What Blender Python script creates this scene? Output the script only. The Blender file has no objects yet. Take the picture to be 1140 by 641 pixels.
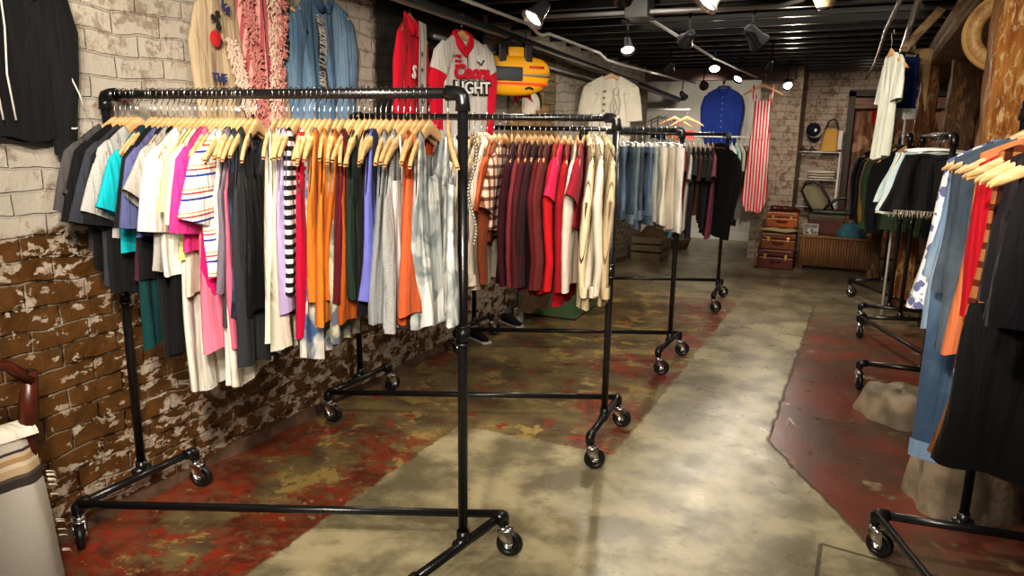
import bpy, bmesh, math, random
from mathutils import Vector, Matrix
PI = math.pi
sc = bpy.context.scene
C = sc.collection
RND = random.Random(7)

# ------------------------------------------------------------------ nodes
def N(nt, typ, ins=None, out=0, **props):
    n = nt.nodes.new('ShaderNode' + typ)
    for k, v in props.items(): setattr(n, k, v)
    for k, v in (ins or {}).items():
        s = n.inputs[k]
        if isinstance(v, bpy.types.NodeSocket): nt.links.new(v, s)
        else:
            if s.type == 'RGBA' and len(v) == 3: v = (*v, 1)
            s.default_value = v
    return n.outputs[out]
def MA(nt, op, a, b=0.0, c=0.0): return N(nt, 'Math', {0: a, 1: b, 2: c}, operation=op)
def MX(nt, f, a, b, mode='MIX'):
    n = nt.nodes.new('ShaderNodeMix'); n.data_type = 'RGBA'; n.blend_type = mode
    for i, v in ((0, f), (6, a), (7, b)):
        s = n.inputs[i]
        if isinstance(v, bpy.types.NodeSocket): nt.links.new(v, s)
        elif i == 0: s.default_value = v
        else: s.default_value = (*v[:3], 1)
    return n.outputs[2]
def SM(nt, v, a, b):
    n = nt.nodes.new('ShaderNodeMapRange'); n.interpolation_type = 'SMOOTHSTEP'
    nt.links.new(v, n.inputs[0]); n.inputs[1].default_value = a; n.inputs[2].default_value = b
    return n.outputs[0]
def noise(nt, vec, scale, det=3, rough=.55, dist=0):
    return N(nt, 'TexNoise', {'Vector': vec, 'Scale': scale, 'Detail': det, 'Roughness': rough, 'Distortion': dist})
def new(name):
    m = bpy.data.materials.new(name); m.use_nodes = True
    return m, m.node_tree, m.node_tree.nodes['Principled BSDF']
def L(nt, a, b): nt.links.new(a, b)
def srgb(c):
    return tuple((x/255/12.92 if x/255 <= .04045 else ((x/255+.055)/1.055)**2.4) for x in c)
def simple(name, c, rough=.6, metal=0., bump=0., bscale=30, var=0., emit=None, alpha=1, trans=0, spec=.5):
    m, nt, p = new(name)
    p.inputs['Base Color'].default_value = (*c, 1); p.inputs['Roughness'].default_value = rough
    p.inputs['Metallic'].default_value = metal
    p.inputs['Specular IOR Level'].default_value = spec
    tc = N(nt, 'TexCoord', out=3)
    if var:
        f = noise(nt, tc, bscale*.4, 4)
        L(nt, MX(nt, SM(nt, f, .35, .65), tuple(x*(1-var) for x in c), tuple(min(1, x*(1+var)) for x in c)), p.inputs['Base Color'])
    if bump:
        b = N(nt, 'Bump', {'Height': noise(nt, tc, bscale, 4), 'Strength': bump, 'Distance': .01})
        L(nt, b, p.inputs['Normal'])
    if emit: p.inputs['Emission Color'].default_value = (*emit[0], 1); p.inputs['Emission Strength'].default_value = emit[1]
    if trans: p.inputs['Transmission Weight'].default_value = trans
    return m

# ------------------------------------------------------------------ mesh builder
class MB:
    def __init__(s): s.v = []; s.f = []
    def box(s, a, b, M=None):
        x0, y0, z0 = a; x1, y1, z1 = b; n = len(s.v)
        vs = [(x0,y0,z0),(x1,y0,z0),(x1,y1,z0),(x0,y1,z0),(x0,y0,z1),(x1,y0,z1),(x1,y1,z1),(x0,y1,z1)]
        if M: vs = [tuple(M @ Vector(v)) for v in vs]
        s.v += vs
        s.f += [tuple(n+i for i in q) for q in ((0,3,2,1),(4,5,6,7),(0,1,5,4),(1,2,6,5),(2,3,7,6),(3,0,4,7))]
        return s
    def tube(s, pts, r, seg=10, cap=True, ry=None, up=None):
        """tube through points, r scalar or list; ry: second radius for flattened section"""
        pts = [Vector(p) for p in pts]; n = len(s.v); k = len(pts)
        rs = r if isinstance(r, (list, tuple)) else [r]*k
        rys = rs if ry is None else (ry if isinstance(ry, (list, tuple)) else [ry]*k)
        prev = None
        for i, p in enumerate(pts):
            d = (pts[min(i+1, k-1)] - pts[max(i-1, 0)]).normalized()
            if up is not None: a = d.cross(Vector(up)).normalized()
            elif prev is None:
                a = d.cross(Vector((0,0,1)))
                if a.length < 1e-3: a = d.cross(Vector((1,0,0)))
                a.normalize()
            else: a = (prev - d*prev.dot(d)).normalized()
            prev = a; b = d.cross(a)
            for j in range(seg):
                t = 2*PI*j/seg
                s.v.append(tuple(p + a*math.cos(t)*rs[i] + b*math.sin(t)*rys[i]))
        for i in range(k-1):
            for j in range(seg):
                s.f.append((n+i*seg+j, n+i*seg+(j+1)%seg, n+(i+1)*seg+(j+1)%seg, n+(i+1)*seg+j))
        if cap:
            s.f.append(tuple(n+j for j in range(seg))[::-1]); s.f.append(tuple(n+(k-1)*seg+j for j in range(seg)))
        return s
    def lathe(s, prof, o=(0,0,0), ax=(0,0,1), seg=20):
        o = Vector(o); ax = Vector(ax).normalized(); a = ax.orthogonal().normalized(); b = ax.cross(a); n = len(s.v)
        for r, h in prof:
            for j in range(seg):
                t = 2*PI*j/seg; s.v.append(tuple(o + ax*h + (a*math.cos(t)+b*math.sin(t))*r))
        for i in range(len(prof)-1):
            for j in range(seg):
                s.f.append((n+i*seg+j, n+i*seg+(j+1)%seg, n+(i+1)*seg+(j+1)%seg, n+(i+1)*seg+j))
        return s
    def grid(s, fn, nu, nv, closed=False):
        n = len(s.v); cu = nu if closed else nu+1
        for j in range(nv+1):
            for i in range(cu): s.v.append(tuple(fn(i/nu, j/nv)))
        for j in range(nv):
            for i in range(nu):
                i2 = (i+1) % cu
                s.f.append((n+j*cu+i, n+j*cu+i2, n+(j+1)*cu+i2, n+(j+1)*cu+i))
        return s
    def mesh(s, name, mt, smooth=True):
        m = bpy.data.meshes.new(name); m.from_pydata(s.v, [], s.f); m.update()
        if smooth: m.polygons.foreach_set('use_smooth', [True]*len(m.polygons))
        if mt: m.materials.append(mt)
        return m
    def build(s, name, mt, parent=None, smooth=True, loc=None, bevel=0):
        o = bpy.data.objects.new(name, s.mesh(name, mt, smooth)); C.objects.link(o)
        if parent: o.parent = parent
        if loc: o.location = loc
        if bevel:
            b = o.modifiers.new('bevel', 'BEVEL'); b.width = bevel; b.segments = 2; b.limit_method = 'ANGLE'
        return o
def tag(o, label=None, cat=None, group=None, kind=None):
    if label: o['label'] = label
    if cat: o['category'] = cat
    if group: o['group'] = group
    if kind: o['kind'] = kind
    return o
def empty(name, loc, label, cat, group=None, rz=0.):
    o = bpy.data.objects.new(name, None); C.objects.link(o); o.empty_display_size = .1
    o.location = loc; o.rotation_euler = (0, 0, rz); return tag(o, label, cat, group)
def link(name, me, parent=None):
    o = bpy.data.objects.new(name, me); C.objects.link(o)
    if parent: o.parent = parent
    return o
def text_obj(name, s, size, mt, parent, loc, rot, ext=.001, shear=0., sx=1., bold=0.):
    cu = bpy.data.curves.new(name, 'FONT'); cu.body = s; cu.size = size; cu.extrude = ext; cu.shear = shear
    cu.align_x = 'CENTER'; cu.align_y = 'CENTER'; cu.offset = bold; cu.resolution_u = 3
    t = bpy.data.objects.new(name, cu); C.objects.link(t)
    dg = bpy.context.evaluated_depsgraph_get()
    me = bpy.data.meshes.new_from_object(t.evaluated_get(dg)); bpy.data.objects.remove(t)
    me.materials.clear(); me.materials.append(mt)
    o = link(name, me, parent); o.location = loc; o.rotation_euler = rot; o.scale = (sx, 1, 1)
    return o

# ------------------------------------------------------------------ camera
H = 1.6; F = 815.
R = [Vector((0.9001557592604092, 0.10406556589476525, -0.4229538592628259)),
     Vector((0.4353442108023506, -0.18382034013288231, 0.8812976232092709)),
     Vector((0.013965213610776456, -0.9774356452209187, -0.210771279495978))]
cam = bpy.data.cameras.new('camera'); co = bpy.data.objects.new('camera', cam); C.objects.link(co)
Mc = Matrix([[R[i][0], -R[i][1], -R[i][2], 0] for i in range(3)] + [[0,0,0,1]])
Mc[2][3] = H; co.matrix_world = Mc
cam.sensor_width = 36; cam.lens = F/1140*36; cam.clip_start = .05; sc.camera = co

# ------------------------------------------------------------------ materials
BLACKPIPE = simple('black_pipe', (.012,.012,.013), .28, .0, .08, 60, spec=.6)
CHROME = simple('zinc', (.75,.75,.76), .25, 1.)
WIRE = simple('hook_wire', (.8,.8,.82), .2, 1.)
RUBBER = simple('black_rubber', (.012,.012,.012), .42, 0, .05, 40)
HUB = simple('dark_hub', (.05,.05,.05), .35)
BLACK = simple('black_paint', (.01,.01,.01), .4)
def wood(name, c1, c2, rough=.5, sc_=6, axis='Y', wear=None, ws=7):
    m, nt, p = new(name); tc = N(nt, 'TexCoord', out=3)
    mp = N(nt, 'Mapping', {'Vector': tc, 'Scale': {'Y': (9,1,9), 'Z': (9,9,1), 'X': (1,9,9)}[axis]})
    f = noise(nt, mp, sc_, 5, .6, .6)
    col = MX(nt, SM(nt, f, .3, .7), c1, c2)
    if wear:
        w = noise(nt, N(nt, 'Mapping', {'Vector': tc, 'Scale': {'Y': (3,1,3), 'Z': (3,3,1), 'X': (1,3,3)}[axis]}), ws, 7, .75, .3)
        col = MX(nt, SM(nt, w, .52, .60), col, wear)
    L(nt, col, p.inputs['Base Color']); p.inputs['Roughness'].default_value = rough
    if wear: f = MA(nt, 'ADD', f, MA(nt, 'MULTIPLY', w, 1.6))
    L(nt, N(nt, 'Bump', {'Height': f, 'Strength': .8 if wear else .3, 'Distance': .012 if wear else .006}), p.inputs['Normal'])
    return m
HWOOD = wood('pale_hanger_wood', srgb((200,160,108)), srgb((224,190,140)), .38, 8)
HWOOD2 = wood('tan_hanger_wood', srgb((190,140,88)), srgb((214,168,112)), .38, 8)
WHITEPL = simple('white_plastic', (.7,.7,.68), .4)

PATC = {}
def fab(key, c, pat=None, args=(), rough=.85, bump=.5, sheen=.04):
    """c in sRGB 0-255; pattern in object coordinates (x thickness, y across, z down)"""
    k = (key, c, pat, tuple(map(str, args)))
    if k in PATC: return PATC[k]
    m, nt, p = new('fabric_' + key); tc = N(nt, 'TexCoord', out=3)
    sp = N(nt, 'SeparateXYZ', {0: tc}); spn = sp.node; X, Y, Z = spn.outputs
    base = srgb(c); col = None
    def stripes(ax, per, duty, a, b, ph=0.):
        t = MA(nt, 'FRACT', MA(nt, 'ADD', MA(nt, 'MULTIPLY', ax, 1/per), 50+ph))
        return MX(nt, MA(nt, 'LESS_THAN', t, duty), a, b)
    if pat == 'h': col = stripes(Z, args[0], args[1], base, srgb(args[2]))
    elif pat == 'v': col = stripes(Y, args[0], args[1], base, srgb(args[2]))
    elif pat == 'hmulti':
        per = args[0]; t = MA(nt, 'FRACT', MA(nt, 'ADD', MA(nt, 'MULTIPLY', Z, 1/per), 50))
        r = nt.nodes.new('ShaderNodeValToRGB'); r.color_ramp.interpolation = 'CONSTANT'; L(nt, t, r.inputs[0])
        cols = args[1]; els = r.color_ramp.elements
        for i, (pp, cc) in enumerate(cols):
            e = els[i] if i < 2 else els.new(pp)
            e.position = pp; e.color = (*srgb(cc), 1)
        col = r.outputs[0]
    elif pat == 'vdash':
        col = stripes(Y, args[0], args[1], base, srgb(args[2]))
        col2 = stripes(Y, args[0]*4.3, .06, base, srgb(args[3]))
        col = MX(nt, .5, col, col2, 'MULTIPLY')
    elif pat == 'plaid':
        a = stripes(Y, args[0], .35, (1,1,1), srgb(args[1])); b = stripes(Z, args[0], .35, (1,1,1), srgb(args[2]))
        col = MX(nt, 1., MX(nt, 1., base, a, 'MULTIPLY'), b, 'MULTIPLY')
    elif pat == 'tie':
        f = noise(nt, tc, args[0], 3, .5, 1.5)
        col = MX(nt, SM(nt, f, .42, .58), base, srgb(args[1]))
        if len(args) > 2: col = MX(nt, SM(nt, noise(nt, N(nt, 'Mapping', {'Vector': tc, 'Location': (3,5,7)}), args[0]*1.3, 2), .56, .62), col, srgb(args[2]))
    elif pat == 'floral':
        f = N(nt, 'TexVoronoi', {'Vector': tc, 'Scale': args[0]}, feature='F1')
        g = noise(nt, tc, args[0]*1.5, 4, .7, 1)
        col = MX(nt, SM(nt, MA(nt, 'ADD', f, MA(nt, 'MULTIPLY', g, .6)), args[2] if len(args) > 2 else .55, (args[2] if len(args) > 2 else .55)+.06), srgb(args[1]), base)
    elif pat == 'heather':
        col = MX(nt, SM(nt, noise(nt, N(nt, 'Mapping', {'Vector': tc, 'Scale': (40,40,240)}), 3, 2), .3, .7), tuple(x*.72 for x in base), base)
    elif pat == 'denim':
        f = noise(nt, tc, 3.2, 4, .6)
        col = MX(nt, SM(nt, f, .4, .68), base, srgb(args[0]))
        col = MX(nt, MA(nt, 'MULTIPLY', noise(nt, N(nt, 'Mapping', {'Vector': tc, 'Scale': (300,300,60)}), 2, 2), .5), col, tuple(x*.45 for x in base))
    elif pat == 'knit':
        w = N(nt, 'TexWave', {'Vector': tc, 'Scale': 22, 'Distortion': .5}, bands_direction='Y')
        col = MX(nt, w, tuple(x*.7 for x in base), base)
    if col is None:
        f = noise(nt, tc, 5, 3)
        col = MX(nt, SM(nt, f, .3, .7), tuple(x*.86 for x in base), base)
    L(nt, col, p.inputs['Base Color'])
    p.inputs['Roughness'].default_value = rough; p.inputs['Sheen Weight'].default_value = sheen
    p.inputs['Specular IOR Level'].default_value = .25
    oi = N(nt, 'ObjectInfo', out=5)
    f1 = noise(nt, N(nt, 'Mapping', {'Vector': tc, 'Scale': (4,14,1.6), 'Location': (0,0,0)}), 1.6, 3, .5, .6)
    f2 = noise(nt, tc, 28, 3)
    hgt = MA(nt, 'ADD', f1, MA(nt, 'MULTIPLY', f2, .06))
    L(nt, N(nt, 'Bump', {'Height': hgt, 'Strength': bump, 'Distance': .045}), p.inputs['Normal'])
    PATC[k] = m
    return m

# brick
def brick_mat(name, horiz='Y', top=(.58,.53,.45), low=(.085,.040,.012), zb=1.22, fleck=.5, dark=None, spots=.5, base=None, redness=.3):
    m, nt, p = new(name); P = N(nt, 'NewGeometry', out=0)
    s = N(nt, 'SeparateXYZ', {0: P}).node
    X, Y, Z = s.outputs; hx = Y if horiz == 'Y' else X
    nz = noise(nt, P, 3.0, 3)
    zd = MA(nt, 'ADD', Z, MA(nt, 'MULTIPLY', MA(nt, 'SUBTRACT', nz, .5), .09))
    hd = MA(nt, 'ADD', hx, MA(nt, 'MULTIPLY', MA(nt, 'SUBTRACT', noise(nt, P, 4.3, 2), .5), .03))
    v = N(nt, 'CombineXYZ', {0: hd, 1: zd, 2: 0.})
    br = nt.nodes.new('ShaderNodeTexBrick'); L(nt, v, br.inputs['Vector'])
    br.inputs['Scale'].default_value = 1; br.inputs['Mortar Size'].default_value = .006; br.inputs['Mortar Smooth'].default_value = .6
    br.inputs['Brick Width'].default_value = .225; br.inputs['Row Height'].default_value = .085; br.offset = .5
    br.inputs['Color1'].default_value = (.0,.0,.0,1); br.inputs['Color2'].default_value = (1,1,1,1); br.inputs['Mortar'].default_value = (.5,.5,.5,1)
    fac = br.outputs['Fac']; bid = N(nt, 'RGBToBW', {0: br.outputs['Color']})
    big = noise(nt, P, 1.7, 4, .6); med = noise(nt, P, 9, 5, .65, .4); fine = noise(nt, P, 34, 5, .7)
    # upper painted zone
    up = MX(nt, SM(nt, big, .3, .7), tuple(x*.82 for x in top), top)
    up = MX(nt, MA(nt, 'MULTIPLY', bid, .22), up, tuple(x*.6 for x in top))
    up = MX(nt, MA(nt, 'MULTIPLY', fac, .32), up, tuple(x*.55 for x in top))
    sp = MA(nt, 'ADD', MA(nt, 'MULTIPLY', med, .6), MA(nt, 'MULTIPLY', fine, .4))
    up = MX(nt, MA(nt, 'MULTIPLY', SM(nt, sp, .54-.04*spots, .62-.04*spots), .8*spots+.2), up, (.20,.135,.085))
    up = MX(nt, MA(nt, 'MULTIPLY', SM(nt, noise(nt, N(nt, 'Mapping', {'Vector': P, 'Location': (4,9,2)}), 11, 4, .6), .60, .66), redness), up, (.28,.10,.06))
    # lower brown zone with peeled flecks
    lo = MX(nt, SM(nt, med, .35, .65), low, tuple(x*1.7 for x in low))
    lo = MX(nt, MA(nt, 'MULTIPLY', MA(nt, 'MULTIPLY', fac, SM(nt, med, .45, .6)), .8), MX(nt, fac, lo, tuple(x*.35 for x in low)), (.30,.25,.18))
    lowb = MA(nt, 'SUBTRACT', 1., SM(nt, Z, .0, .9))
    far = MA(nt, 'MULTIPLY', SM(nt, Y, 2.6, 5.0), .05) if horiz == 'Y' else 0.
    topb = SM(nt, Z, .75, 1.25)
    nsel = MA(nt, 'ADD', MA(nt, 'MULTIPLY', noise(nt, N(nt, 'Mapping', {'Vector': P, 'Scale': (1,1,1.6)}), 11, 7, .66, .3), .8), MA(nt, 'MULTIPLY', big, .2))
    nsel = MA(nt, 'ADD', nsel, MA(nt, 'ADD', MA(nt, 'MULTIPLY', lowb, .045), MA(nt, 'ADD', MA(nt, 'MULTIPLY', topb, .06), far)))
    nsel = MA(nt, 'ADD', nsel, MA(nt, 'MULTIPLY', fac, .012))
    fl = SM(nt, nsel, .590-.05*fleck, .603-.05*fleck)
    lo = MX(nt, fl, lo, MX(nt, SM(nt, fine, .4, .6), (.50,.44,.36), (.34,.27,.2)))
    zz = MA(nt, 'ADD', Z, MA(nt, 'MULTIPLY', MA(nt, 'SUBTRACT', noise(nt, P, 6, 5, .7), .5), .22))
    zmask = SM(nt, zz, zb-.01, zb+.02)
    col = MX(nt, zmask, lo, up)
    if dark:   # near-black colour on one stretch, high on the wall
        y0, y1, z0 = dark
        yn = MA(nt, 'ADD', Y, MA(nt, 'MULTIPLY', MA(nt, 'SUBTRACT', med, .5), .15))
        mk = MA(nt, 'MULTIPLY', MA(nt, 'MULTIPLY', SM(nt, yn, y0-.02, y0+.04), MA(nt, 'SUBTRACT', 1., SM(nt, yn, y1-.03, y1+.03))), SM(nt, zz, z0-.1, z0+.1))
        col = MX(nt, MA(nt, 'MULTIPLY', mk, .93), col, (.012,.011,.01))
    L(nt, col, p.inputs['Base Color']); p.inputs['Roughness'].default_value = .62
    rg = MA(nt, 'ADD', .38, MA(nt, 'MULTIPLY', fl, .4)); L(nt, MA(nt, 'MAXIMUM', rg, MA(nt, 'MULTIPLY', zmask, .8)), p.inputs['Roughness'])
    h = MA(nt, 'ADD', MA(nt, 'MULTIPLY', MA(nt, 'SUBTRACT', 1., fac), .9), MA(nt, 'ADD', MA(nt, 'MULTIPLY', med, .8), MA(nt, 'MULTIPLY', fine, .35)))
    h = MA(nt, 'ADD', h, MA(nt, 'MULTIPLY', bid, .25))
    L(nt, N(nt, 'Bump', {'Height': h, 'Strength': .8, 'Distance': .016}), p.inputs['Normal'])
    return m
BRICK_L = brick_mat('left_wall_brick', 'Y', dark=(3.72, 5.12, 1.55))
BRICK_P = brick_mat('pier_brick', 'X', top=(.42,.34,.27), zb=-5, spots=1.0, redness=.9)
BRICK_PY = brick_mat('pier_brick_side', 'Y', top=(.36,.29,.23), zb=-5, spots=1.0, redness=.9)
BRICK_D = brick_mat('dim_brick', 'Y', top=(.16,.12,.09), zb=-5, spots=.8, redness=.8)

# floor
def floor_mat():
    m, nt, p = new('worn_painted_concrete'); P = N(nt, 'NewGeometry', out=0)
    X, Y, Z = N(nt, 'SeparateXYZ', {0: P}).node.outputs
    e = noise(nt, P, 9, 4); en = MA(nt, 'MULTIPLY', MA(nt, 'SUBTRACT', e, .5), .07)
    Xn = MA(nt, 'ADD', X, en); Yn = MA(nt, 'ADD', Y, en)
    ynear = MA(nt, 'SUBTRACT', 1., SM(nt, Yn, 3.30, 3.34))
    lx = MA(nt, 'ADD', MA(nt, 'MULTIPLY', ynear, -.88), -1.02)           # left edge of the poured path
    inl = SM(nt, MA(nt, 'SUBTRACT', Xn, lx), -.008, .012)
    slope = MA(nt, 'MULTIPLY', MA(nt, 'MAXIMUM', MA(nt, 'SUBTRACT', 3.89, Y), 0.), .56)
    rx = MA(nt, 'ADD', -.34, slope)
    inr = MA(nt, 'SUBTRACT', 1., SM(nt, MA(nt, 'SUBTRACT', Xn, rx), -.01, .012))
    path = MA(nt, 'MULTIPLY', inl, inr)
    path = MA(nt, 'MAXIMUM', path, SM(nt, MA(nt, 'ADD', Yn, MA(nt, 'MULTIPLY', X, .3)), 6.2, 7.6))
    cl = noise(nt, P, 3.1, 6, .62, .15); cl2 = noise(nt, P, 7, 5, .65); fine = noise(nt, P, 55, 3, .7)
    grey = MX(nt, SM(nt, cl, .36, .64), srgb((122,114,90)), srgb((186,176,142)))
    grey = MX(nt, MA(nt, 'MULTIPLY', SM(nt, cl2, .5, .72), .5), grey, srgb((104,98,76)))
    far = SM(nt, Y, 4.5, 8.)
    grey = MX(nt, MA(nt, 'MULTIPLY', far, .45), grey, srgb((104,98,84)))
    a = noise(nt, N(nt, 'Mapping', {'Vector': P, 'Location': (3,1,0)}), 2.2, 7, .70, .25)
    b = noise(nt, N(nt, 'Mapping', {'Vector': P, 'Location': (8,2,0)}), 4.2, 7, .72, .2)
    old = MX(nt, SM(nt, cl, .35, .65), srgb((92,78,58)), srgb((140,124,84)))
    old = MX(nt, SM(nt, b, .54, .58), old, srgb((168,146,88)))
    nearl = MA(nt, 'MULTIPLY', MA(nt, 'SUBTRACT', 1., SM(nt, Y, 2.2, 3.6)), .17)
    bx = MA(nt, 'MULTIPLY', MA(nt, 'SUBTRACT', 1., SM(nt, MA(nt, 'ABSOLUTE', MA(nt, 'ADD', X, 1.2)), .0, .5)), .12)
    wl = MA(nt, 'MULTIPLY', MA(nt, 'SUBTRACT', 1., SM(nt, X, -2.72, -2.4)), .08)
    rsel = MA(nt, 'ADD', a, MA(nt, 'ADD', nearl, MA(nt, 'ADD', bx, wl)))
    red = MX(nt, SM(nt, b, .4, .6), srgb((98,46,34)), srgb((146,66,44)))
    mott = noise(nt, P, 16, 6, .75)
    red = MX(nt, SM(nt, mott, .46, .60), red, srgb((118,84,58)))
    old = MX(nt, SM(nt, rsel, .57, .66), old, red)
    old = MX(nt, SM(nt, noise(nt, N(nt, 'Mapping', {'Vector': P, 'Location': (1,7,0)}), 6, 7, .75), .57, .60), old, srgb((150,58,36)))
    old = MX(nt, MA(nt, 'MULTIPLY', SM(nt, noise(nt, P, 13, 5, .7), .61, .64), .7), old, srgb((176,150,112)))
    # right-hand side: duller red brown
    rt = MX(nt, SM(nt, a, .42, .58), srgb((92,70,56)), srgb((118,62,48)))
    rt = MX(nt, SM(nt, b, .58, .66), rt, srgb((140,128,100)))
    nearr = MA(nt, 'MULTIPLY', MA(nt, 'SUBTRACT', 1., SM(nt, Y, 2.7, 3.3)), .6)
    rt = MX(nt, nearr, rt, srgb((120,104,82)))
    nonpath = MX(nt, SM(nt, X, -.7, -.6), old, rt)
    col = MX(nt, path, nonpath, grey)
    # saw cut in the slab near the right front rack and a seam at the path edge
    def seg(coord, c, w): return MA(nt, 'LESS_THAN', MA(nt, 'ABSOLUTE', MA(nt, 'SUBTRACT', coord, c)), w)
    g1 = MA(nt, 'MULTIPLY', seg(X, -.02, .008), MA(nt, 'LESS_THAN', Y, 2.93))
    g2 = MA(nt, 'MULTIPLY', seg(MA(nt, 'ADD', Y, MA(nt, 'MULTIPLY', X, .1)), 2.93, .009), MA(nt, 'GREATER_THAN', X, -.02))
    edge = MA(nt, 'MULTIPLY', MA(nt, 'LESS_THAN', MA(nt, 'ABSOLUTE', MA(nt, 'SUBTRACT', Xn, rx)), .012), MA(nt, 'LESS_THAN', Y, 7.4))
    gg = MA(nt, 'MAXIMUM', MA(nt, 'MAXIMUM', g1, g2), MA(nt, 'MULTIPLY', edge, .5))
    col = MX(nt, MA(nt, 'MULTIPLY', gg, .7), col, srgb((48,42,34)))
    col = MX(nt, MA(nt, 'MULTIPLY', SM(nt, fine, .6, .75), .25), col, srgb((60,50,38)))
    L(nt, col, p.inputs['Base Color'])
    rg = MA(nt, 'ADD', .14, MA(nt, 'MULTIPLY', cl2, .36)); L(nt, rg, p.inputs['Roughness'])
    p.inputs['Specular IOR Level'].default_value = .6
    h = MA(nt, 'ADD', MA(nt, 'MULTIPLY', cl2, .5), MA(nt, 'ADD', MA(nt, 'MULTIPLY', fine, .55), MA(nt, 'MULTIPLY', gg, -1.5)))
    h = MA(nt, 'ADD', h, MA(nt, 'MULTIPLY', path, .6))
    L(nt, N(nt, 'Bump', {'Height': h, 'Strength': .35, 'Distance': .008}), p.inputs['Normal'])
    return m
# ------------------------------------------------------------------ room
def struct(name, mb, mt, smooth=False): return tag(mb.build(name, mt, None, smooth), kind='structure')
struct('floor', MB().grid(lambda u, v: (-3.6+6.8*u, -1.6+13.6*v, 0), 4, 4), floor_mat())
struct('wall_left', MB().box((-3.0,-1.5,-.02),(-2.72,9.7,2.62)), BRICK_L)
COVE = simple('cement_cove', srgb((96,72,56)), .8, 0, .6, 25, .3)
def cove(u, v):
    y = -1.4 + 11.1*u; w = .035+.012*math.sin(y*5)+.012*math.sin(y*13)
    return (-2.725 + w*v, y, (.05+.012*math.sin(y*3.1)+.008*math.sin(y*11))*(1-v)**1.6 + .001)
struct('baseboard_left', MB().grid(cove, 120, 5), COVE, True)
PLASTER = simple('grey_white_plaster', srgb((188,184,176)), .8, 0, .15, 12, .06)
struct('wall_nook', MB().box((-3.6,9.55,0),(-3.4,11.7,2.62)), PLASTER)
struct('wall_far', MB().box((-3.6,11.5,0),(-.6,11.7,2.62)), PLASTER)
struct('baseboard_far', MB().box((-3.4,11.47,0),(-1.1,11.5,.13)), simple('white_trim', srgb((205,203,198)), .5))
struct('wall_pier', MB().box((-1.33,9.9,0),(-.84,11.5,2.62)), BRICK_P)
struct('wall_back', MB().box((-.84,10.6,0),(-.31,10.8,2.62)).box((-.31,10.6,2.16),(3.2,10.8,2.62)), BRICK_P)
struct('wall_right', MB().box((3.0,-1.5,0),(3.2,11.7,2.62)), BRICK_D)
struct('wall_near', MB().box((-3.0,-1.7,0),(3.2,-1.5,2.62)), BRICK_D)
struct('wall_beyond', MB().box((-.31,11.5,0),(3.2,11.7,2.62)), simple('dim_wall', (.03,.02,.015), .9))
DARKW = wood('dark_frame_wood', (.02,.012,.008), (.045,.025,.015), .6, 5, 'Z')
struct('door_1', MB().box((-.33,10.52,0),(-.25,10.62,2.14)).box((-.33,10.52,2.08),(1.3,10.62,2.16)).box((1.22,10.52,0),(1.3,10.62,2.14)), DARKW)
struct('trim_1', MB().box((-.25,10.5,1.93),(1.22,10.57,2.06)), wood('old_lintel', (.16,.11,.08), (.28,.2,.15), .8, 4, 'X', (.35,.12,.1)))
# curtain in the doorway
CURT = fab('curtain', (150,112,90), 'tie', (2.5, (112,78,60), (176,140,116)))
def curtain(u, v):
    x = -.24+1.44*u; return (x, 10.66+.035*math.sin(u*62+1.2*math.sin(v*3))+.01*math.sin(u*23), 1.95-1.93*v)
c = MB().grid(curtain, 160, 16).build('door_curtain', CURT)
tag(c, 'heavy brown mottled curtain hanging in the dark doorway at the back', 'curtain')
r = MB().grid(lambda u, v: (-.045+.07*u, 10.615+.012*math.sin(u*18), 1.93-(.2-.07*abs(u-.5))*v), 12, 6).build('pennant', fab('pennant', (170,30,34)))
tag(r, 'small red pennant pinned at the top of the brown doorway curtain', 'pennant')
# ceiling
DECK = simple('black_ceiling', (.010,.009,.0085), .6, 0, .4, 8)
JOIST = simple('black_joist', (.020,.018,.017), .30, 0, .25, 10, .3)
ceil = struct('ceiling', MB().box((-3.6,-1.7,2.6),(3.2,11.7,2.7)), DECK)
k = 0; y = -1.2
while y < 11.4:
    MB().box((-3.4, y-.025, 2.385), (3.0, y+.025, 2.6)).build('joist', JOIST, ceil, False, bevel=.006)
    y += .40
struct('trim_2', MB().box((-3.4,9.52,2.24),(-.9,9.68,2.385)), wood('red_brown_beam', (.05,.02,.015), (.09,.04,.03), .6, 4, 'X'))
# wood planks on the left wall
PL1 = wood('weathered_planks', srgb((128,100,66)), srgb((170,140,96)), .8, 4, 'Y')
PL2 = wood('grey_planks', srgb((104,92,74)), srgb((140,126,100)), .8, 4, 'Y')
pan = empty('plank_panel', (-2.716,5.98,1.2), 'panel of short weathered reclaimed planks fixed to the left brick wall', 'wood panel')
z = .0; rr = random.Random(3)
while z < .95:
    h = .105; y0 = -.47
    while y0 < .5:
        w = rr.uniform(.25,.6); y1 = min(.5, y0+w)
        MB().box((.0,y0+.003,z+.002),(.022+rr.random()*.012,y1-.003,z+h-.003)).build('plank', rr.choice([PL1,PL1,PL2]), pan, False, bevel=.002)
        y0 = y1
    z += h

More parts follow.
